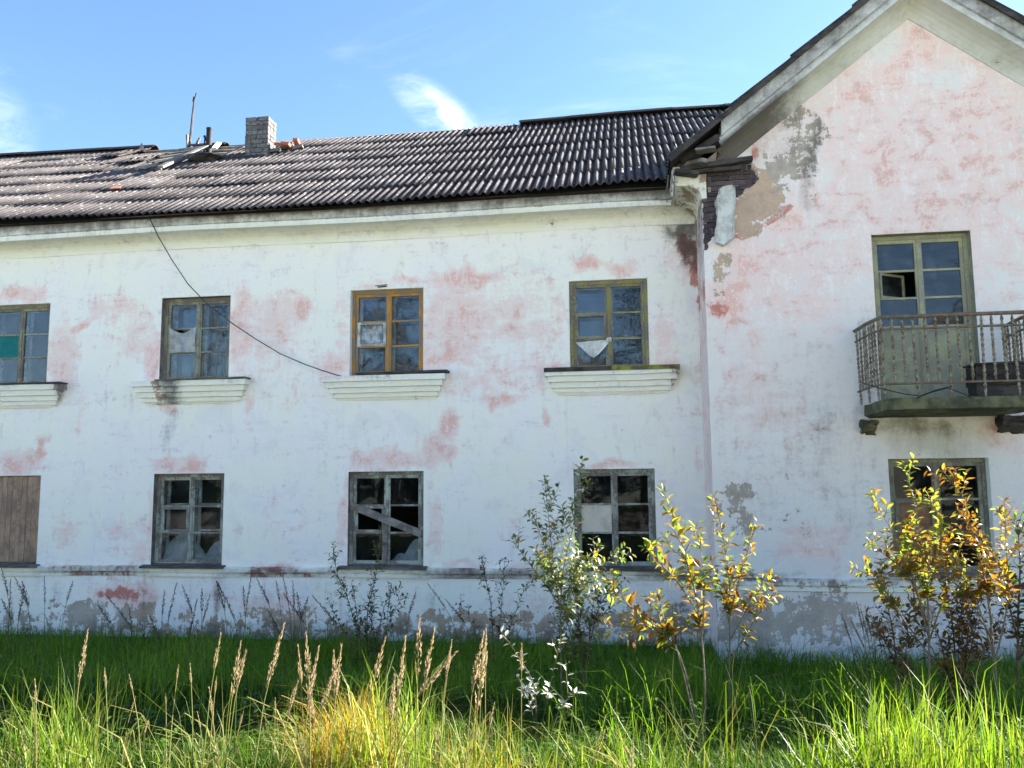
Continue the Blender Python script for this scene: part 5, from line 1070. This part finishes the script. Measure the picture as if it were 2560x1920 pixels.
put('tall_grass', blades(28000, (-1, 18), (-9.6, -7.0), hz_(.05, .24), hz_(.0018, .0036), [(.014, .04, .003), (.02, .05, .003), (.028, .062, .004)]+GPL[:2], 3, 'tall_grass', clump(1.1, .16, 30), 1.1), M_GR, kind='stuff')  # low blades darkened to read as gaps between lit ones
put('tall_grass', blades(10500, (-1, 18), (-9.4, -7.2), hz_(.35, .80), hz_(.0018, .0036), GPL[1:], 6, 'tall_grass', clump(1.4, .015, 40), .9), M_GR, kind='stuff')
# low broad-leaved weeds between the grass
def weeds(n, seed):
    rr = random.Random(seed); mb = MB(); src = [v.co.copy() for v in LEAF['green'][0].vertices]; fs = [tuple(p.vertices) for p in LEAF['green'][0].polygons]
    for c in range(n):
        y = rr.uniform(-7.6, -1.0); x = rr.uniform(CAM[0]-.85*(y-CAM[1]), CAM[0]+.6*(y-CAM[1])); 
        if mnoise.noise(Vector((x*.6, y*.6, 77))) < -.02: continue
        g = gz(x, y); h = rr.uniform(.10, .34)
        for k in range(rr.randrange(8, 16)):
            f = rr.random(); a = rr.uniform(0, 6.28); dv = Vector((math.cos(a), math.sin(a), rr.uniform(0, .7))); sz = rr.uniform(.03, .07)
            m4 = Matrix.Translation((x+rr.gauss(0, .05), y+rr.gauss(0, .05), g+h*f)) @ orient(dv, Vector((0, 0, 1))) @ Matrix.Scale(sz, 4)
            mb.add([m4 @ v for v in src], fs)
    return mb.mesh('weeds')
M_WEED = leafmat('weed_leaf', (.045, .105, .010), (.085, .16, .015), .4, (.14, .24, .02))
put('weeds', weeds(1500, 5), M_WEED, kind='stuff')
# ---- bright tufts the photo shows in the foreground
def tuft(px, Y, n, h, spread, pal, label, seed, lean=.6, w=(.002, .0045), cat='grass tuft', group=None, name='grass_tuft'):
    r = np.random.RandomState(seed); b = Vector(onY(px[0], px[1], Y)); b.z = gz(b.x, Y)
    me = blades(n, (b.x-spread, b.x+spread), (Y-spread*.7, Y+spread*.7), lambda x, y, r: r.uniform(h*.45, h, len(x))*(1-.35*np.hypot(x-b.x, y-Y)/spread), lambda x, y, r: r.uniform(*w, len(x)), pal, seed, name, None, lean)
    me.transform(Matrix.Translation(-b)); tag(put(name, me, M_GR, None, b), label, cat, group)
BR = [(.07, .14, .012), (.10, .17, .018), (.14, .20, .025), (.20, .23, .06)]; GOLD = [(.40, .25, .045), (.44, .29, .06), (.34, .22, .045), (.26, .20, .05)]
tuft((150, 1850), -8.3, 260, 1.0, .22, BR, 'bright lime grass tuft under the boarded window side of the meadow', 71, .55)
tuft((1000, 1880), -8.2, 420, .95, .40, BR+[(.5, .5, .3)], 'pale green grass tuft among plumed stalks below the nailed plank window', 72, .6)
tuft((885, 1860), -8.0, 1300, .80, .25, GOLD, 'airy golden clump of dry hair grass among the plumed stalks', 73, .9, (.0012, .0022), 'grass clump')
tuft((1230, 1930), -8.4, 500, .62, .34, GOLD[1:]+BR[:2], 'dry straw coloured grass clump below the silvery poplar', 77, .9, (.0014, .0026), 'grass clump')
tuft((2130, 1840), -7.9, 260, .80, .30, BR, 'broad bright green grass tuft in front of the wing plinth', 74, .7, (.003, .006))
tuft((2440, 1860), -7.6, 260, .95, .50, BR, 'tall dense sunlit grass tuft under the orange leaved sapling', 75, .5, (.003, .0055))
tuft((2300, 1830), -7.0, 170, .75, .40, BR, 'sunlit grass tuft at the foot of the bushy yellow sapling', 78, .5, (.003, .0055))
tuft((1560, 1880), -7.6, 200, .75, .30, BR, 'sparse arching grass tuft left of the many-stemmed yellow sapling', 76, .95, (.003, .005))
tuft((520, 1860), -8.4, 160, .75, .40, BR+GOLD[:1], 'thin mixed green and straw tuft among short seed stalks', 79, .9)

# ------------------------------------------------------------------ spruces behind the viewer (seen mirrored in the panes)
M_NEED = leafmat('spruce_needles', (.014, .035, .018), (.028, .055, .025), .1, (.03, .06, .02))
def spruce(x, y, h, seed, label):
    rr = random.Random(seed); root = empty('spruce_tree', (x, y, gz(x, y) if y > -60 else .62)); tag(root, label, 'tree')
    tk = MB(); tk.tube([(0, 0, 0), (0, 0, h*.5), (0, 0, h)], [h*.018, h*.011, .02], 8); put('trunk', tk, M_BARK, root)
    mb = MB(); z = h*.08
    while z < h*.99:
        rad = (h-z)*.27+.12; nb_ = max(5, int(rad*5))
        for k in range(nb_):
            a = rr.uniform(0, 6.28); l = rad*rr.uniform(.7, 1.1); o_ = Vector((math.cos(a), math.sin(a), 0)); sd = Vector((-math.sin(a), math.cos(a), 0)); drop = rr.uniform(.15, .4)
            for j in range(max(5, int(l*7))):
                f = rr.uniform(.12, 1); p = Vector((0, 0, z))+o_*l*f+Vector((0, 0, -drop*l*f+.15*l*f*f)); s = rr.uniform(.18, .38)*(1.15-f*.5)
                for sg in (-1, 1):
                    tip = p+(sd*sg*.8+o_*.5+Vector((0, 0, -.25-.3*rr.random())))*s
                    mb.add([p-o_*.05, p+o_*.07, tip], [(0, 1, 2)])
        z += rr.uniform(.22, .34)
    put('crown', mb, M_NEED, root)
spruce(9.7, -30, 18, 1, 'tall dark spruce mirrored in the panes of the olive framed window')
spruce(-3.6, -30, 16, 2, 'tall spruce mirrored in the panes of the ochre framed window')
spruce(-14.5, -31, 15, 3, 'broad spruce mirrored in the panes of the window with plastic film')
spruce(26, -34, 12, 5, 'spruce mirrored in the vent pane of the balcony door')

# pale house across the yard (mirrored in the panes)
opp = empty('opposite_house', (8, -41, .6)); tag(opp, 'long pale plastered house across the yard, mirrored behind the spruces in the panes', 'house')
mb = MB(); mb.box(-26, 26, -9, 0, -.6, 7.2); put('wall', mb, M_TRIM, opp)
mb = MB(); mb.add([(-26.5, .6, 7.1), (26.5, .6, 7.1), (26.5, -9.6, 7.1), (-26.5, -9.6, 7.1), (-26.5, -4.5, 10.2), (26.5, -4.5, 10.2)], [(0, 1, 5, 4), (2, 3, 4, 5), (0, 4, 3), (1, 2, 5), (0, 1, 2, 3)]); put('roof', mb, M_ROOF, opp)
fm = MB(); fm.box(-.62, .62, -.02, .03, -.78, .78); fm = fm.mesh('window'); fixn(fm); fm.materials.append(M_FRAME_PALE)
gm = MB(); gm.add([(.53, .036, -.68), (-.53, .036, -.68), (-.53, .036, .68), (.53, .036, .68)], [(0, 1, 2, 3)]); gm = gm.mesh('pane'); gm.materials.append(M_PIPE)
for i in range(15):
    for z in (1.7, 5.0):
        w_ = put('window', fm, None, opp, (-23.8+3.4*i, 0, z)); put('pane', gm, None, w_)
